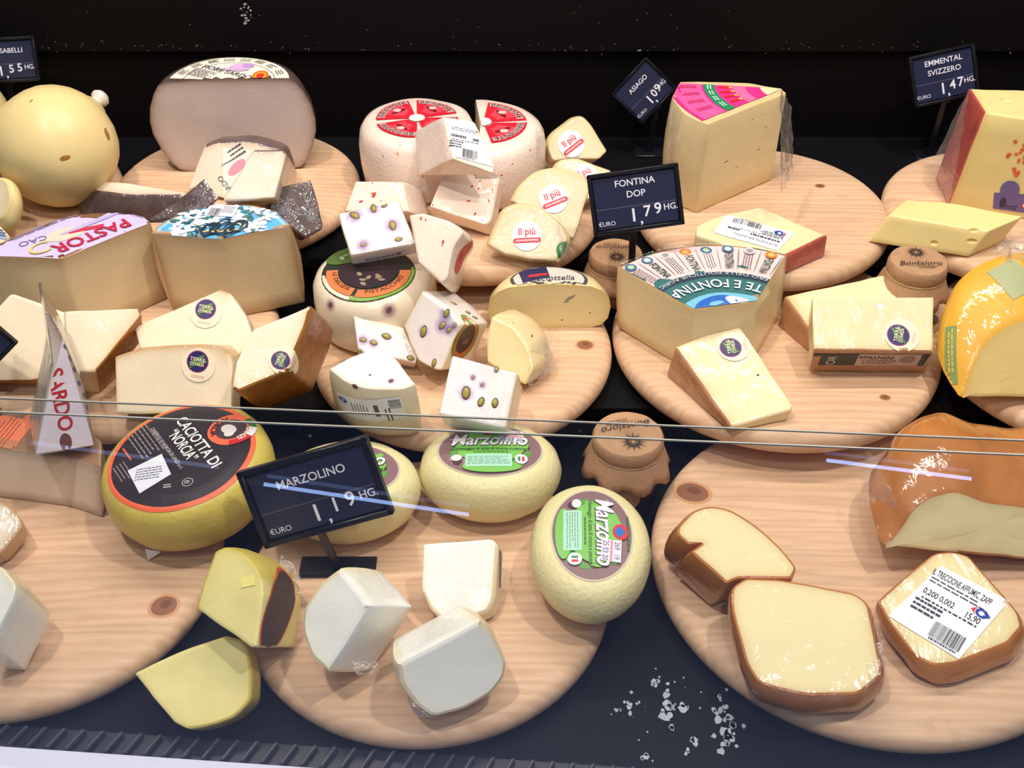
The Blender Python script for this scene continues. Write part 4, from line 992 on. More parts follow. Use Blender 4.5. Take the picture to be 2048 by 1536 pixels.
fruit(T, [(847, 663, 22, 75, 16), (868, 726, 16, 75, 8), (893, 627, 18, 60, 22), (885, 651, 18, 50, 22), (898, 660, 14, 60, 16), (909, 652, 10, 50, 14), (936, 625, 14, 170, 6), (950, 635, 14, 165, 6), (908, 607, 14, 160, 8)], 'pistachio', m_pist_nut, .55, PURPLE, m_nutskin)
L = Label(T, (930, 688), (960, 660)); L.disc(46, 44, ink(122, 160, 60), (0, 10)); L.disc(42, 40, ink(196, 108, 62), (0, 12)); L.disc(32, 30, ink(74, 52, 44), (0, 14)); L.disc(8, 6, ink(130, 90, 70), (2, 8), nr=1); L.disc(7, 5, ink(120, 84, 66), (-12, 14), nr=1); L.build()
T = slab('pistachio_cheese_wedge', 'wrapped cream pistachio wedge with a barcode price label round its curved rind', 'cheese',
         [(754, 696, 4), (791, 716, 6), (833, 769, 4), (805, 779, 12), (737, 780, 20), (690, 764, 14), (656, 738, 4), (700, 712, 10)], 0, 78, T2, m_pist, m_pistr, 'pprrrrpp', front='p', back=(2, (846, 862)), bulge=.003)
fruit(T, [(710, 773, 14, 150, 8), (782, 762, 12, 30, 10), (774, 708, 12, 20, 14), (740, 750, 6, 0, 4)], 'pistachio', m_nutskin, .6, DUSK, hgt=.1)
L = Label(T, (745, 818), (775, 818)); q = [L.px(p) for p in ((668, 782), (668, 850), (812, 850), (808, 780))]
L.quad([(-78, -44), (66, -34), (64, 30), (-76, 26)], ink(238, 238, 244), 14, 8); L.bars(26, 24, (48, 12), 90, 12); L.lines(30, 40, 6, (-28, -4), 90, col=ink(120, 120, 130), fill=.35); L.lines(40, 12, 1, (8, -2), 90, col=ink(60, 60, 70), fill=.8, word=.1); L.lines(40, 16, 2, (30, -18), 90, fill=.4); logo(L, (-64, 10), 9); L.build('price_label')
T = slab('pistachio_cheese_block', 'white wrapped pistachio cube standing before the truffle cheese', 'cheese',
         [(904, 710, 3), (1037, 746, 4), (1012, 858, 4), (877, 828, 4)], 8, 46, T2, m_pist, m_pistr, 'prpp', back=(1, (1046, 776)), bev=.002)
fruit(T, [(932, 786, 24, 85, 22), (962, 804, 18, 70, 10), (990, 806, 18, 80, 10), (993, 738, 12, 80, 10), (964, 770, 8, 40, 12), (946, 755, 8, 60, 10)], 'pistachio', m_pist_nut, .62, PURPLE, m_nutskin)
pt = [(0, 0), (.05, 0), (.06, .003), (.067, .012), (.0695, .026), (.067, .037), (.058, .047), (.046, .0525), (.02, .055), (0, .056)]
T = lathe('truffle_cheese_half', 'half of an oval yellow truffle cheese with a grey ringed label', 'cheese', pt, None, 0, m_tar, m_piur, loc=P(1098, 656, T2), yaw=2, a0=0, a1=180, rw=.003, sx=.93, sy=.8)
L = Label(T, (1098, 558), (1130, 558), N=Vector((0, 0, 1))); c0 = L.px((1098, 556))
L.disc(78, 52, ink(70, 72, 82), c0, nr=4); L.disc(71, 46, ink(206, 204, 190), c0, nr=4); L.quad([L.px(p) for p in ((1046, 566), (1100, 556), (1092, 530), (1036, 540))], ink(44, 44, 84)); L.rect(38, 9, RED, L.px((1076, 551)), 10); L.disc(30, 10, ink(176, 190, 206), L.px((1120, 572)), nr=1)
L.text('Caciottella', 26, L.px((1104, 558)), 8, ink(50, 50, 60), width=92, shear=.3); L.text('Tartufo', 26, L.px((1112, 571)), 6, ink(50, 50, 60), width=80, shear=.3); L.build()
fruit(T, [(1140, 596, 26, 30), (1133, 604, 14, 10)], 'truffle_fleck', stain_mat('truffle_grey', rgb(110, 110, 130), .5) and plain('truffle', rgb(150, 146, 140), .5), .25, hgt=.05)
fruit(T, [(1124, 640, 5, 0), (1180, 626, 4, 0), (1040, 620, 3, 0)], 'truffle_fleck', m_speck, .6, hgt=.1)
T = slab('truffle_cheese_quarter', 'quarter of yellow truffle cheese in crumpled film, before the truffle half', 'cheese',
         [(983, 632, 5), (1030, 655, 20), (1058, 696, 20), (1068, 738, 12), (1050, 772, 5), (972, 724, 5), (971, 688, 5)], -30, 38, T2, m_tar, m_piur, 'rrrrppp', back=(2, (1100, 672)), bulge=.004, taper=.9)
film(T, [(1085, 660), (1118, 676), (1112, 735), (1072, 755)], 50, 30, (1085, 700), .004); film(T, [(1060, 690), (1100, 660), (1112, 735), (1058, 770)], 55, 30, (1080, 700), .003)
fruit(T, [(1026, 645, 4, 0), (1064, 672, 8, 100), (1050, 627, 3, 0)], 'truffle_fleck', m_speck, .5, hgt=.1)

# ================================================================== middle row, fontina board
T = slab('fontina_wedge', 'large fontina sector with a pink and teal printed top', 'cheese',
         [(1234, 532, 3), (1386, 619, 4), (1514, 602, 4), (1574, 508, 3), (1490, 491, 30), (1415, 487, 30), (1324, 497, 30)], 0, 90, T2, m_fon, m_fonr, 'ppprrrr', front='r', rear='r', back=(1, (1380, 745)), bulge=.003, rw=.0035)
TF = T
L = Label(T, (1420, 545), (1470, 545), N=Vector((0, 0, 1)))
# circle through the three rind points
a_, b_, c_ = [Vector(L.px(p)) for p in ((1236, 532), (1415, 488), (1573, 508))]
d_ = 2 * (a_.x * (b_.y - c_.y) + b_.x * (c_.y - a_.y) + c_.x * (a_.y - b_.y))
ccx = (a_.length_squared * (b_.y - c_.y) + b_.length_squared * (c_.y - a_.y) + c_.length_squared * (a_.y - b_.y)) / d_
ccy = (a_.length_squared * (c_.x - b_.x) + b_.length_squared * (a_.x - c_.x) + c_.length_squared * (b_.x - a_.x)) / d_
C0 = (ccx, ccy); R0 = (a_ - Vector(C0)).length
TE, PI_ = ink(62, 112, 112), ink(236, 208, 202)
L.disc(R0, R0, TE, C0, a0=0, a1=180, nr=4, na=160); L.disc(R0 * .965, R0 * .965, PI_, C0, r0=.66, a0=0, a1=180, nr=4, na=160); L.disc(R0 * .64, R0 * .64, ink(54, 70, 84), C0, r0=.9, a0=0, a1=180, nr=1, na=160)
L.disc(R0 * .36, R0 * .34, ink(120, 190, 214), (C0[0], C0[1] + R0 * .05), a0=0, a1=180, nr=3); L.disc(R0 * .16, R0 * .1, ink(52, 104, 190), (C0[0] - R0 * .08, C0[1] + R0 * .24), 30, nr=2); L.disc(R0 * .1, R0 * .05, ink(230, 240, 244), (C0[0] + R0 * .08, C0[1] + R0 * .28), -30, nr=2)
for k in range(16):
    a = 18 + k * 9.5; w = lambda r, da=0: (C0[0] + R0 * r * math.cos(math.radians(a + da)), C0[1] + R0 * r * math.sin(math.radians(a + da)))
    if k % 2: L.text('FONTINA', R0 * .085, w(.77), a + 180, ink(60, 90, 84), bold=.02, width=R0 * .19)
    else: L.lines(R0 * .2, R0 * .07, 4, w(.77), a + 180, col=ink(90, 90, 96), fill=.35)
    cc = [ink(70, 110, 160), ink(226, 130, 60), ink(210, 206, 206), ink(80, 120, 150)][k % 4]; L.disc(R0 * .042, R0 * .042, cc, w(.915), nr=1, na=16); L.disc(R0 * .024, R0 * .024, [ink(180, 210, 150), ink(240, 190, 110), ink(150, 150, 156), ink(220, 230, 230)][k % 4], w(.915), nr=1, na=12)
    L.disc(R0 * .15, R0 * .003, ink(120, 110, 116), w(.8, 4.7), a + 4.7, nr=1, na=8)
L.text('LATTE E FONTINA', R0 * .13, arcr=R0 * .49, a=88, c=C0, col=ink(230, 238, 236), inside=True, width=R0 * .86, bold=.01)
L.text('AL MINISTERO DELLE POLITICHE AGRICOLE', R0 * .045, arcr=R0 * .607, a=90, c=C0, inside=True, col=ink(200, 206, 210), width=R0 * 1.2); L.text('COOPERATIVA PRODUTTORI LATTE E FONTINA', R0 * .03, arcr=R0 * .982, a=90, c=C0, inside=True, col=ink(210, 220, 216), width=R0 * 1.5)
L.build(clip='face')
T = slab('fontina_slice', 'fontina slice with pinkish rind and a round purple sticker, lying forward', 'cheese',
         [(1349, 694, 3), (1469, 647, 3), (1483, 657, 4), (1585, 810, 3), (1581, 819, 3), (1461, 854, 3)], -6, 68, T2, m_fon, m_fonr, 'pppppr', drop=.006, lean=(-.12, .05), bev=.002, rw=.003)
terre(T, (1461, 696), (1457, 676), 21); fruit(T, [(1516, 750, 7, 40)], 'eye', m_speck, .6, hgt=.05)
T = slab('fontina_slice', 'plain pale fontina slice partly covered by the labelled slice', 'cheese',
         [(1568, 592, 3), (1771, 549, 3), (1804, 598, 4), (1650, 612), (1624, 668)], -4, 72, T2, m_fon, m_fonr, 'ppppr', drop=.022, lean=(-.05, -.05), bev=.002)
T = slab('fontina_slice', 'fontina slice with a purple sticker and a printed label along its base', 'cheese',
         [(1624, 595, 3), (1867, 593, 3), (1866, 704, 3), (1627, 700, 3)], 3, 58, T2, m_fon, m_fonr, 'pprp', back=(2, (1850, 746)), bev=.002, rw=.003)
terre(T, (1796, 671), (1799, 652), 22)
L = Label(T, (1740, 718), (1770, 719)); 
L.rect(236, 44, ink(200, 180, 172), nu=12); L.rect(90, 44, ink(52, 62, 60), (-72, 0)); L.rect(14, 44, ink(60, 70, 66), (106, 0)); L.disc(16, 14, ink(150, 130, 124), (74, 2), nr=1)
L.text('OR', 26, (-76, -2), 90, ink(220, 214, 200)); L.text('FONTINA', 16, (10, 10), 180, ink(40, 46, 44), bold=.02); L.lines(70, 18, 3, (20, -8), 0, col=ink(120, 90, 90), fill=.4); L.build()
# yellow cheese by the edge
T = slab('golden_half_cheese', 'big golden rinded half cheese in shiny film with a green label', 'cheese',
         [(1917, 798, 4), (1932, 740, 20), (1960, 682, 30), (2005, 645, 30), (2070, 622, 30), (2160, 620, 30), (2230, 680, 30), (2240, 800, 4)], 10, 34, T2, m_yelp, m_yel, 'rrrrrrrp', back=(2, (1912, 560)), bulge=.008, taper=1.02, bev=.005)
L = Label(T, (1905, 690), (1905, 680)); L.rect(120, 24, ink(130, 150, 90), (-20, 4), nu=12); L.lines(90, 14, 2, (-10, 4), col=ink(214, 190, 90), fill=.5); L.build(); L = Label(T, (2020, 560), (2040, 550)); L.rect(70, 80, ink(170, 176, 130), (10, 0), nu=8, nv=8); L.build()
film(T, [(1990, 490), (2050, 470), (2060, 520), (2010, 530)], 0, 70, (2020, 530), .008)
# ================================================================== front row, left
TL = slab('soft_half_cheese', 'pale soft half cheese with an orange label on its top', 'cheese',
         [(-120, 884, 4), (0, 897, 4), (130, 913, 4), (203, 936, 6), (204, 880, 12), (150, 844, 20), (60, 824, 30), (-60, 832, 30)], 0, 90, T1, m_fiore2, m_fiore2, 'ppprrrrr', front='r', rear='r', back=(3, (207, 1037)), bulge=.003)
L = Label(TL, (20, 855), (60, 860), N=Vector((0, 0, 1))); L.rect(120, 140, ink(236, 132, 92), (-18, -5), -3, nu=8, nv=8); L.rect(110, 30, ink(196, 130, 92), (-18, -48), -3); L.lines(90, 26, 1, (-14, 52), -3, col=WHT, fill=.7, word=.18); L.lines(90, 60, 7, (-10, -14), 88, col=ink(180, 84, 60), fill=.3); L.build()
T = slab('sardo_wedge', 'tall pointed cheese wedge standing upright with red letters on its rind', 'cheese',
         [(92, 622, 3), (122, 668, 6), (168, 775, 8), (190, 893, 4), (70, 913, 4), (106, 735, 4)], 42, 22, TL.plane[0].z, m_grey, m_grey, 'rrrppp', back=(4, (58, 842)), bev=.002)
L = Label(T, (130, 800), (140, 850)); ws = cheese('sardo_print_white', IV(214, 206, 214), wrap=1)
L.quad([L.px(p) for p in ((74, 908), (188, 890), (124, 676), (108, 740))], ws, 8, 8)
L.text('SARDO', 42, L.px((119, 800)), 0, ink(170, 44, 50), width=128, bold=.02); L.disc(18, 12, ink(110, 64, 60), L.px((132, 884)), nr=1)
dots = [(110 + k * 9.5 + random.uniform(-2, 2), 670 + k * 24 + random.uniform(-4, 4)) for k in range(9)]
for d in dots: L.disc(6, 3, ink(90, 84, 100), L.px((d[0] + 18, d[1] + 22)), 20, nr=1, na=8)
L.build('printed_rind')
T = slab('cheese_end', 'pale rounded cheese end peeking in beside the soft half cheese', 'cheese', [(-60, 1000, 20), (6, 1000, 20), (34, 1026, 12), (47, 1052, 8), (0, 1112, 20), (-60, 1112)], 20, 60, T1, m_fiore2, m_tanr, 'rrrrpp', depth=.03)
T = slab('marzolino_wedge', 'white cheese wedge with tan side at the edge of the knotted board', 'cheese', [(-60, 1128, 4), (2, 1130, 10), (34, 1168, 14), (28, 1196, 10), (-20, 1290), (-60, 1290)], -8, 50, T1, m_marp, m_marr, 'rrpppp', back=(2, (103, 1226)), bulge=.002)
# wheel with the black label
pn = [(0, 0), (.035, 0), (.055, .003), (.07, .014), (.0775, .030), (.0785, .042), (.077, .053), (.073, .0605), (.067, .0648), (.055, .0672), (.03, .0684), (0, .0685)]
T = lathe('norcia_round_cheese', 'mustard yellow cheese wheel with a black round label rimmed in orange', 'cheese', pn, (361, 903), T1 + .0685 + .010, None, m_nor, az=-75, el=83, jit=.0012, part='body')
L = Label(T, (361, 906), (403, 962), N=T.n)
OR, KB = ink(238, 108, 70), ink(44, 36, 40)
L.disc(150, 150, OR, r0=.93, nr=2, na=72); L.disc(140.5, 140.5, KB, nr=16, na=72)
e = L.px((462, 858)); L.disc(48, 48, OR, e, nr=4); L.disc(30, 32, ink(70, 58, 62), e, nr=3); L.disc(18, 13, ink(226, 214, 206), (e[0] - 2, e[1] - 4), 20, nr=2); L.disc(10, 8, ink(226, 214, 206), (e[0] + 12, e[1] - 10), 60, nr=1)
L.disc(50, 50, ink(60, 120, 60), e, r0=.72, a0=70, a1=110, nr=1); L.disc(50, 50, ink(236, 236, 230), e, r0=.72, a0=30, a1=70, nr=1); L.disc(50, 50, ink(200, 40, 48), e, r0=.72, a0=-30, a1=30, nr=1)
L.text('NORCIA', 18, e, 0, ink(60, 36, 30), arcr=36, a=215, inside=True, width=62, bold=.02); L.text('LANZI', 16, e, 0, ink(240, 235, 225), arcr=36, a=30, width=40, bold=.02)
L.text('CACIOTTA DI', 33, L.px((396, 884)), 0, ink(240, 236, 226), width=184, bold=.015); L.text('“NORCIA”', 33, L.px((365, 892)), 0, ink(240, 236, 226), width=112, bold=.015)
L.text('CASEIFICIO DI NORCIA DI LANZI s.r.l.', 11, L.px((333, 896)), 0, ink(220, 214, 206), width=160); L.lines(110, 52, 6, L.px((290, 884)), 0, col=ink(150, 142, 140), fill=.3); L.lines(60, 30, 4, L.px((246, 944)), 0, col=ink(150, 142, 140), fill=.3); L.lines(50, 8, 1, L.px((254, 908)), 0, col=OR, fill=.5)
q = [L.px(p) for p in ((255, 941), (324, 909), (343, 950), (279, 987))]; L.quad(q, ink(226, 228, 234), 5, 5); L.lines(58, 36, 5, L.px((300, 947)), 58, col=ink(100, 100, 110), fill=.35)
w = L.px((375, 964)); L.disc(11, 11, ink(200, 196, 190), w, r0=.88, nr=1, na=20); L.lines(12, 10, 3, w, 60, col=ink(200, 196, 190)); L.lines(16, 12, 2, L.px((335, 972)), 60, col=ink(200, 196, 190))
L.build()
film_paper = [P(290, 1098, T1 + .012), P(322, 1103, T1 + .012), P(296, 1120, T1 + .003), P(292, 1110, T1 + .004)]
mesh_obj('paper_tab', film_paper + [p + Vector((0, 0, -.0006)) for p in film_paper], [(0, 1, 2, 3), (7, 6, 5, 4), (0, 4, 5, 1), (1, 5, 6, 2), (2, 6, 7, 3), (3, 7, 4, 0)], ink(226, 220, 220), T.root, smooth=False)
T = slab('norcia_wedge', 'yellow cheese wedge with a scrap of black label on its rind', 'cheese',
         [(429, 1101, 6), (450, 1092, 8), (488, 1105, 14), (514, 1133, 14), (526, 1160, 10), (529, 1190, 4), (513, 1294, 4), (501, 1295, 4), (391, 1217, 4), (405, 1167, 6)], -24, 50, T1, m_norp, m_nor, 'rrrrppppr' + 'r', back=(4, (606, 1178)), bulge=.003, taper=.92)
L = Label(T, (563, 1215), (545, 1255)); L.disc(96, 58, ink(206, 76, 50), (10, -4), r0=.92, nr=2); L.disc(89, 53.5, ink(66, 54, 50), (10, -4), nr=12); L.build(); film(T, [(560, 1105), (600, 1150), (608, 1190), (560, 1160)], 40, 50, (580, 1150), .003)
L = Label(T, (496, 1163), (510, 1160)); L.rect(32, 20, ink(244, 240, 140)); L.build('price_dot')
T = slab('norcia_wedge', 'yellow cheese wedge fallen onto the dark deck between two boards', 'cheese',
         [(269, 1344, 4), (349, 1307, 6), (450, 1270, 4), (486, 1279, 8), (496, 1298, 10), (506, 1349, 20), (502, 1401, 14), (471, 1433, 20), (419, 1454, 20), (377, 1460, 12), (349, 1447, 6), (300, 1388, 10)], -4, 58, .001, m_norp, m_nor, 'pprrrrrrrppp', depth=.03, jit=.001)

# ================================================================== front row, marzolino board
am, bm_ = .0665, .0525
pm_ = [(0, 0), (.30, 0), (.52, .0015), (.74, .008), (.90, .019), (.98, .031), (.995, .040), (.95, .052), (.86, .059), (.72, .0625), (.4, .0645), (0, .065)]
def marzolino(top, tz, yaw, label, az=0, el=90, u=(1, 0), dec=True):
    T = lathe('marzolino_cheese', label, 'cheese', [(r * am, z) for r, z in pm_], top, tz, None, m_mar, az, el, yaw, sx=1, sy=bm_ / am, jit=.0007, part='body', seg=64)
    L = Label(T, top, (top[0] + 30 * u[0], top[1] + 30 * u[1]), N=T.n); L.k = .00046
    GN, BR = ink(126, 196, 84), ink(140, 108, 108)
    L.disc(106, 76, ink(206, 196, 170), r0=.96, nr=1); L.disc(102, 73, BR, nr=12, na=48)
    rs = random.Random(3)
    for _ in range(60):
        a, r = rs.uniform(0, 6.28), rs.uniform(.1, .82) ** .6; L.disc(rs.uniform(7, 18), rs.uniform(4, 10), [GN, GN, ink(176, 150, 156), ink(92, 60, 62), ink(96, 160, 70)][rs.randrange(5)], (92 * r * math.cos(a), 64 * r * math.sin(a)), rs.uniform(0, 180), nr=1, na=9)
    L.disc(70, 50, GN, (0, 6), nr=4); L.disc(58, 16, GN, (4, -52), nr=2)
    L.rect(92, 34, ink(176, 226, 196), (-2, -36)); L.disc(13, 13, WHT, (62, -32), nr=1, na=16); L.rect(5, 12, ink(60, 140, 80), (58, -32), nu=1, nv=1); L.rect(5, 12, RED, (66, -32), nu=1, nv=1); L.disc(11, 9, ink(226, 230, 226), (-66, -28), nr=1, na=16)
    L.disc(18, 15, RED, (-2, 52), nr=1, na=16); L.many([[(-16, 50), (-2, 40), (12, 50), (-2, 62)]], ink(40, 110, 190), text=False)
    L.lines(84, 24, 5, (-2, -36), col=ink(110, 150, 130), fill=.3)
    L.text('Marzolino', 46, (1, 21), 0, ink(90, 60, 80), shear=.25, bold=.04, width=150); L.text('Marzolino', 46, (0, 22), 0, WHT, shear=.25, bold=.02, width=150)
    L.text('formaggio di latte di mucca e pecora', 11, (2, -3), 0, ink(40, 90, 40), width=140, bold=.015); L.lines(70, 8, 1, (2, -13), col=ink(60, 110, 50), fill=.4); L.lines(80, 8, 1, (0, 66), col=ink(60, 110, 50), fill=.4)
    if dec:
        L.rect(48, 36, ink(232, 228, 236), (42, 34), -4); L.rect(46, 4, ink(240, 140, 150), (42, 34), -4, nv=1); L.text('269   19', 15, (42, 44), -4, ink(90, 84, 130), width=38); L.text('25 03 20', 15, (42, 23), -4, ink(70, 66, 130), width=44)
    L.build()
    return T
marzolino((980, 898), T1 + .066, 0, 'oval pale yellow cheese with a green label, lying beside the jar')
marzolino((692, 938), T1 + .066, 4, 'oval pale yellow cheese half hidden behind the marzolino price sign', dec=False)
marzolino((1184, 1066), T1 + .071, 90, 'oval pale yellow cheese tipped forward with its green label turned sideways', 10, 84, (0.02, 1))
T = slab('white_cheese_wedge', 'white cheese wedge with a ridge, pointing at the marzolino price sign', 'cheese',
         [(678, 1134, 4), (742, 1211, 5), (655, 1345, 6), (620, 1316, 16), (600, 1257, 18), (604, 1219, 14), (637, 1165, 12)], -38, 44, T1, m_marp, m_marr, 'pprrrrr', back=(1, (829, 1214)), bev=.004, bulge=.003)
film(T, [(700, 1325), (760, 1320), (745, 1348), (720, 1352)], 20, 60, (715, 1310), .002)
T = slab('white_cheese_wedge', 'square white wrapped cheese wedge with label edge on its right side', 'cheese',
         [(845, 1086, 3), (984, 1076, 6), (997, 1090, 6), (990, 1198, 10), (977, 1223, 10), (940, 1238, 14), (882, 1238, 14), (857, 1219, 12), (842, 1182, 8)], 10, 56, T1, m_marp, m_marr, 'pprrrrrrp', back=(2, (1008, 1104)), bev=.003)
L = Label(T, (1000, 1130), (1000, 1100)); L.rect(90, 9, ink(150, 120, 120)); L.build(); film(T, [(995, 1085), (1018, 1130), (1014, 1165), (992, 1190)], 50, 30, (1000, 1140), .003)
T = slab('white_cheese_wedge', 'white wrapped cheese wedge with a smooth cream top edge, nearest the board rim', 'cheese',
         [(793, 1328, 5), (962, 1238, 6), (988, 1265, 12), (1017, 1323, 14), (1011, 1355, 12), (986, 1389, 18), (932, 1420, 18), (865, 1438, 18), (832, 1414, 16), (799, 1369, 14)], 20, 26, T1, m_marp, m_marr, 'prrrrrrrrr', depth=.056, bev=.004, taper=.8, bulge=.004)
film(T, [(805, 1375), (850, 1428), (870, 1436), (830, 1432)], 0, 60, (835, 1400), .003)

# ================================================================== front row, smoked cheese board
T = slab('smoked_cheese_loaf', 'big amber smoked cheese loaf with a pale cut face, wrapped in film', 'cheese',
         [(1762, 1094, 4), (1797, 1053, 10), (1818, 1016, 16), (1857, 986, 20), (1914, 974, 20), (1975, 998, 14), (2050, 1007, 14), (2150, 1000, 30), (2200, 1060, 30), (2190, 1135, 6), (1914, 1110, 6)], 6, 30, T1 + .008, m_tre, m_trer, 'rrrrrrrrrrp', back=(3, (1835, 832)), bulge=.012, bev=.004, jit=.0012, nmid=10, taper=1.02)
film(T, [(1735, 900), (1800, 1010), (1765, 1092), (1722, 960)], -60, 30, (1770, 1000), .004)
fruit(T, [(1935, 830, 14, 160), (1988, 846, 10, 20)], 'amber_scar', plain('amber_scar', rgb(190, 96, 50), .4), .6, hgt=.1)
T = slab('smoked_cheese_slice', 'amber rinded smoked cheese slice with a notch, nearest the board knot', 'cheese',
         [(1354, 1053, 10), (1383, 1022, 14), (1418, 1009, 16), (1461, 1017, 20), (1523, 1057, 24), (1570, 1100, 20), (1595, 1136, 10), (1584, 1158, 8), (1476, 1157, 10), (1452, 1168, 8), (1380, 1102, 5), (1404, 1086, 2), (1376, 1089, 5), (1354, 1070, 8)], -8, 72, T1, m_tre, m_trer, 'r' * 14, back=(10, (1352, 1150)), bulge=.003, rw=.003)
T = slab('smoked_cheese_slice', 'smooth square smoked cheese slice leaning on the notched one', 'cheese',
         [(1462, 1172, 14), (1491, 1153, 12), (1563, 1158, 20), (1711, 1184, 24), (1738, 1206, 14), (1764, 1328, 10), (1764, 1350, 8), (1742, 1369, 10), (1716, 1390, 14), (1614, 1393, 20), (1560, 1381, 20), (1515, 1366, 14), (1490, 1326, 20), (1460, 1215, 20)], -5, 74, T1, m_tre, m_trer, 'r' * 14, back=(8, (1712, 1428)), bulge=.003, rw=.003)
film(T, [(1740, 1290), (1768, 1280), (1768, 1345), (1730, 1380)], 0, 80, (1740, 1330), .002)
T = slab('smoked_cheese_slice', 'smoked cheese slice carrying a large white price label', 'cheese',
         [(1753, 1200, 10), (1783, 1174, 16), (1865, 1106, 14), (1906, 1101, 14), (1938, 1111, 10), (2039, 1225, 10), (2045, 1254, 10), (2018, 1287, 10), (1911, 1329, 14), (1870, 1334, 14), (1829, 1313, 14), (1768, 1232, 14)], 4, 82, T1, m_tre, m_trer, 'r' * 12, back=(9, (1872, 1374)), bulge=.003, rw=.003)
price_label(T, [(1881, 1133), (2018, 1203), (1917, 1320), (1776, 1233)], big='IL TRECCIONE AFFUMIC. ZAPP', lg=(.36, .18, .085))

# ================================================================== jars
KR = cheese('kraft_paper', IV(186, 146, 108), rough=.8, var=.12, nscale=60, bump=.5); JG = plain('dark_jar_glass', (.03, .012, .008, 1), .08, .6, .5); STR = plain('tan_band', rgb(200, 170, 120), .6)
def jar(top, zt, zb, R, label, rot, seal=True):
    c = P(top[0], top[1], zt); root = empty('jam_jar', Vector((c.x, c.y, zb)), label, 'jar', 'jars with brown paper caps'); K = 40
    def rev(prof, fn=None):
        v, f = [], []
        for i, (r, z) in enumerate(prof):
            for k in range(K):
                a = 2 * math.pi * k / K; rr, zz = fn(i, a, r, z) if fn else (r, z); v.append(Vector((c.x + rr * math.cos(a), c.y + rr * math.sin(a), zz)))
        for i in range(len(prof) - 1):
            for k in range(K): f.append((i * K + k, i * K + (k + 1) % K, i * K + K + (k + 1) % K, i * K + K + k))
        return v, f
    H = zt - zb
    mesh_obj('glass_body', *rev([(.0005, zb), (R * .8, zb), (R * .92, zb + .004), (R * .95, zb + H * .35), (R * .93, zb + H * .55), (R * .8, zb + H * .7), (R * .8, zt - .006)]), JG, root)
    def skirt(i, a, r, z):
        if i >= 6:
            t = (i - 5) / 3; s_ = abs(math.sin(a * 4 + .4)); return r + t * .006 * s_ + noise.noise(Vector((math.cos(a) * 3, math.sin(a) * 3, i))) * .0015, z - t * .009 * s_
        return r + noise.noise(Vector((math.cos(a) * 4, math.sin(a) * 4, i * .6 + top[0]))) * .0008, z
    pv = [(.0005, zt), (R * .55, zt), (R * .93, zt - .0008), (R * .99, zt - .004), (R, zt - .013), (R * .95, zt - .0165), (R * 1.03, zt - .021), (R * 1.1, zt - .028), (R * 1.14, zt - .034)]
    v, f = rev(pv[::-1], lambda i, a, r, z: skirt(8 - i, a, r, z)); cap = mesh_obj('paper_cap', v, f, KR, root, angle=50)
    so = cap.modifiers.new('thickness', 'SOLIDIFY'); so.thickness = .0006
    ring = [(R * .96 + .0011 * math.cos(t), zt - .0165 + .0011 * math.sin(t)) for t in [k * math.pi / 3 for k in range(7)]]; mesh_obj('tie_band', *rev(ring), STR, root)
    T = Thing(); T.root = root; T.bvh = BVHTree.FromPolygons(v, f); T.plane = (c, Vector((0, 0, 1)))
    L = Label(T, top, (top[0] + 20, top[1]), N=Vector((0, 0, 1))); L.k = R / 60; L.o = c.copy(); L.N = Vector((0, 0, 1)); L.U = Vector((1, 0, 0)); L.V = Vector((0, 1, 0)); d = math.radians(rot)
    ro = lambda x, y: (x * math.cos(d) - y * math.sin(d), x * math.sin(d) + y * math.cos(d))
    IK = ink(64, 52, 50); rays = []
    for k in range(24):
        a = 2 * math.pi * k / 24; r1 = 24 if k % 2 else 17
        rays.append([ro(8 * math.cos(a - .2), 24 + 8 * math.sin(a - .2)), ro(8 * math.cos(a + .2), 24 + 8 * math.sin(a + .2)), ro(r1 * math.cos(a), 24 + r1 * math.sin(a))])
    L.disc(6, 6, IK, ro(0, 24), r0=.7, nr=1, na=16); L.many(rays, IK); L.text('Bontaloro', 22, ro(0, -16), rot, IK, shear=.35, width=84); L.many([[ro(-38, -27), ro(30, -26), ro(30, -28)]], IK); L.lines(34, 4, 1, ro(8, -32), rot, col=IK, fill=.4, word=.3)
    L.build('cap_print', eps=.0012, letter='cap_lettering')
    if seal:
        v, f = [], []
        for j, rr in enumerate((0.001, .010, .013)):
            for k in range(24):
                a = 2 * math.pi * k / 24; th = -math.pi / 2 + rr * math.cos(a) / R; v.append(Vector((c.x + (R * .955 + .0006) * math.cos(th), c.y + (R * .955 + .0006) * math.sin(th), zb + H * .36 + rr * math.sin(a))))
        for j in range(2):
            for k in range(24): f.append((j * 24 + k, j * 24 + 24 + k, j * 24 + 24 + (k + 1) % 24, j * 24 + (k + 1) % 24))
        mesh_obj('paper_seal', v, f, KR, root)
    return root
jar((1257, 866), .088, 0, .034, 'jam jar with paper cap standing on the dark deck between the boards', 195)
jar((1838, 519), T2 + .068, T2, .031, 'jam jar with paper cap on the fontina board below the emmental slice', 0)
jar((1232, 503), .118, .05, .030, 'jam jar with paper cap behind the fontina price sign pole', 180)

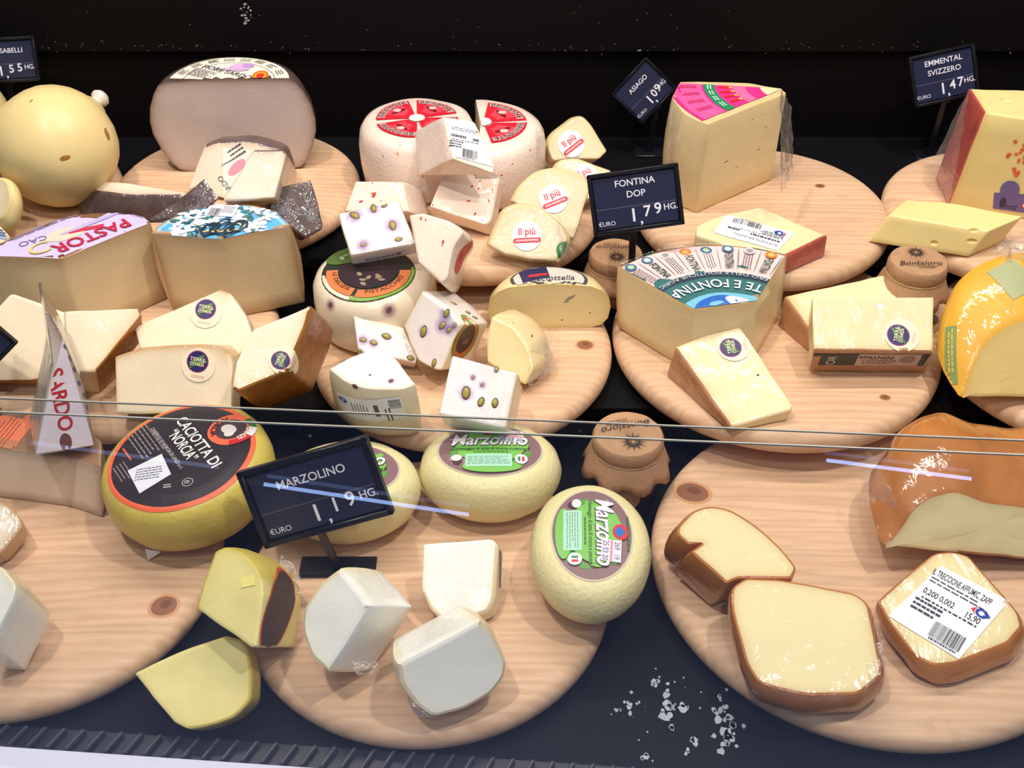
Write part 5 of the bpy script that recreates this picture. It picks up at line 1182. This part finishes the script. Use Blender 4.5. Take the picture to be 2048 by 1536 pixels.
# ================================================================== price signs
FR = plain('sign_black', (.008, .008, .012, 1), .3, .4); CARD = plain('card_navy', (.018, .022, .055, 1), .35, .4); TXW = ink(226, 226, 236)
def PY(px, py, y):
    d = ray(px, py); return EYE + d * (y / d.y)
def sign(quad, Y, az, el, label, title, digits, base_z, pole_px=None, foot=None, fs=(.018, .012), tx=.02):
    cx, cy = sum(p[0] for p in quad) / 4, sum(p[1] for p in quad) / 4; n = Nrm(az, el); C = PY(cx, cy, Y)
    q = [onplane(p[0], p[1], C, n) for p in quad]; C = sum(q, Vector()) / 4
    U = ((q[1] - q[0]) + (q[2] - q[3])).normalized(); Vv = n.cross(U); w = ((q[1] - q[0]).length + (q[2] - q[3]).length) / 2; h = ((q[0] - q[3]).length + (q[1] - q[2]).length) / 2
    fp = PY(*pole_px, Y) if pole_px else C - Vv * h * .3; foot_p = Vector((fp.x, fp.y + .004, base_z)) if foot is None else Vector(foot)
    root = empty('price_sign', foot_p, label, 'price sign', 'black price signs on poles')
    mesh_obj('frame_back', *bevel_box(C - n * .003, U * w / 2, Vv * h / 2, n * .0025, .0015), FR, root)
    b = w * .045
    for s1, s2, uu, vv in ((0, 1, w / 2, b / 2), (0, -1, w / 2, b / 2), (1, 0, b / 2, h / 2), (-1, 0, b / 2, h / 2)):
        mesh_obj('frame_rail', *bevel_box(C + U * s1 * (w - b) / 2 + Vv * s2 * (h - b) / 2 + n * .0012, U * uu, Vv * vv, n * .0022, .0008, 1), FR, root)
    card = mesh_obj('card', *bevel_box(C + n * .0002, U * (w / 2 - b * 1.25), Vv * (h / 2 - b * 1.25), n * .0004, .0002, 1), CARD, root)
    m = lambda x, y, l=.0009: C + U * x * w / 2 + Vv * y * h / 2 + n * l
    def put(name, t, size, x, y, bold=0, width=None):
        gv, gf = glyphs(t, bold); xs = [p[0] for p in gv]; k = (width * w / ((max(xs) - min(xs)) * size * h)) if width else 1
        mesh_obj(name, [m(x, y) + (U * a * k + Vv * b_) * size * h for a, b_ in gv], gf, TXW, card, smooth=False)
    y = .52
    for i, t in enumerate(title): put('title', t, .15, tx, (.58 - .38 * i) if len(title) > 1 else .40, .01)
    for i, ch in enumerate(digits): put('digit', ch, .30 if i == 0 else .25, (-.08, .08, .22, .46)[i] if len(digits) == 4 else 0, (-.50, -.62, -.42, -.38)[i] if len(digits) == 4 else -.4, .015)
    if digits: put('unit', 'HG.', .14, .74, -.36, .01); put('currency', '€URO', .10, -.68, -.66)
    v, f = box_vf(m(0, -.18, .0007), U * w * .44, Vv * .0003, n * .0001); mesh_obj('divider', v, f, plain('divider_grey', (.12, .12, .17, 1)), card, smooth=False)
    # pole and foot
    a = C - Vv * h * .42 - n * .0035; a = a + U * ((fp - C).dot(U)); d = a - foot_p
    e1 = d.cross(Vector((0, 1, 0))).normalized(); e2 = d.normalized().cross(e1)
    mesh_obj('pole', *bevel_box((a + foot_p) / 2, e1 * .0036, e2 * .0014, d / 2, .0006, 1), FR, root)
    mesh_obj('pole_collar', *bevel_box(a - d.normalized() * .003, e1 * .007, e2 * .002, d.normalized() * .004, .001, 1), FR, root)
    mesh_obj('foot', *bevel_box(foot_p + Vector((0, 0, .0015)), Vector((fs[0], 0, 0)), Vector((0, fs[1], 0)), Vector((0, 0, .0015)), .0008, 1), FR, root)
    return root
sign([(1172, 350), (1356, 326), (1369, 447), (1189, 474)], 1.072, -4, 26, 'black price sign reading FONTINA DOP', ['FONTINA', 'DOP'], ['1', ',', '7', '9'], .05, (1271, 500), fs=(.010, .004))
r_ = sign([(480, 940), (742, 871), (780, 1025), (525, 1101)], .728, -6, 24, 'black price sign reading MARZOLINO behind the glass', ['MARZOLINO'], ['1', ',', '1', '9'], T1, (668, 1085), fs=(.034, .012))
sign([(1222, 180), (1295, 118), (1350, 171), (1284, 256)], 1.375, 0, 20, 'black price sign reading ASIAGO tipped on its corner', ['ASIAGO'], ['1', ',', '0', '9'], .10)
sign([(1803, 120), (1935, 90), (1972, 182), (1842, 212)], 1.37, 4, 24, 'black price sign reading EMMENTAL SVIZZERO', ['EMMENTAL', 'SVIZZERO'], ['1', ',', '4', '7'], .10)
sign([(-70, 78), (70, 72), (80, 160), (-62, 170)], 1.37, 6, 20, 'black price sign ending in BELLI behind the provolone', ['SABELLI'], ['1', ',', '5', '5'], .10, tx=.3)
sign([(-83, 585), (38, 686), (-53, 775), (-173, 675)], .885, 10, 25, 'black price sign corner poking in beside the ivory slices', [], [], T2)
# loose crumbs and paint chips on the deck
rs = random.Random(11); v, f = [], []
def flake(px, py, r, z=.0):
    c = P(px, py, z); R = r * mpp(c); k = rs.randint(6, 10); st = len(v)
    ps = [c + Vector((R * rs.uniform(.45, 1.1) * math.cos(2 * math.pi * j / k), 1.2 * R * rs.uniform(.45, 1.1) * math.sin(2 * math.pi * j / k), .0006)) for j in range(k)]
    for p in ps: v.append(p)
    for p in ps: v.append(p - Vector((0, 0, .0005)))
    f.append(tuple(range(st, st + k)))
    for j in range(k): f.append((st + j, st + k + j, st + k + (j + 1) % k, st + (j + 1) % k))
for cx, cy, n_, sp, rr in ((1345, 1425, 16, 30, 9), (1318, 1360, 8, 14, 7), (1450, 1470, 22, 34, 10), (1260, 1410, 10, 22, 6), (1440, 1410, 12, 22, 7), (1385, 1490, 6, 14, 9), (1290, 1512, 4, 10, 7), (1230, 1420, 5, 14, 4), (1310, 1470, 10, 90, 2.5), (1370, 1385, 8, 50, 3)):
    for _ in range(n_): flake(cx + rs.gauss(0, sp * .55), cy + rs.gauss(0, sp * .6), rr * rs.uniform(.35, 1.2))
for cx, cy in ((600, 850), (640, 845), (580, 838), (555, 830), (1160, 862), (1370, 868), (1400, 852), (620, 872)): flake(cx, cy, rs.uniform(2, 4.5))
tag(mesh_obj('cheese_crumbs', v, f, cheese('crumb', IV(176, 184, 196), rough=.6, var=.2, nscale=120), origin=P(1345, 1425, 0), smooth=False), 'whitish flakes and crumbs scattered on the dark deck', 'crumbs', kind='stuff')

v, f = [], []
def chip(px, py, r, Yc):
    c = PY(px, py, Yc); R_ = r * mpp(c); k = rs.randint(5, 8); st = len(v)
    ps = [c + Vector((R_ * rs.uniform(.4, 1.1) * math.cos(2 * math.pi * j / k), -.0004, R_ * rs.uniform(.4, 1.1) * math.sin(2 * math.pi * j / k))) for j in range(k)]
    v.extend(ps); v.extend([p + Vector((0, .0004, 0)) for p in ps]); f.append(tuple(range(st + k - 1, st - 1, -1)))
    for j in range(k): f.append((st + j, st + (j + 1) % k, st + k + (j + 1) % k, st + k + j))
for _ in range(26): chip(490 + rs.gauss(0, 6), rs.uniform(6, 50), rs.uniform(.8, 3.2), WY - .006)
for _ in range(80): chip(rs.uniform(40, 2040), 94 + rs.gauss(0, 5), rs.uniform(.3, 1.2) * (1.8 if rs.random() < .1 else 1), WY - .006)
for _ in range(24): chip(rs.uniform(40, 2040), rs.uniform(5, 90), rs.uniform(.3, 1.0), WY - .006)
o = mesh_obj('chipped_paint', v, f, plain('bare_metal', rgb(190, 178, 168), .5), bpy.data.objects['trim_3'], smooth=False); o['kind'] = 'stuff'
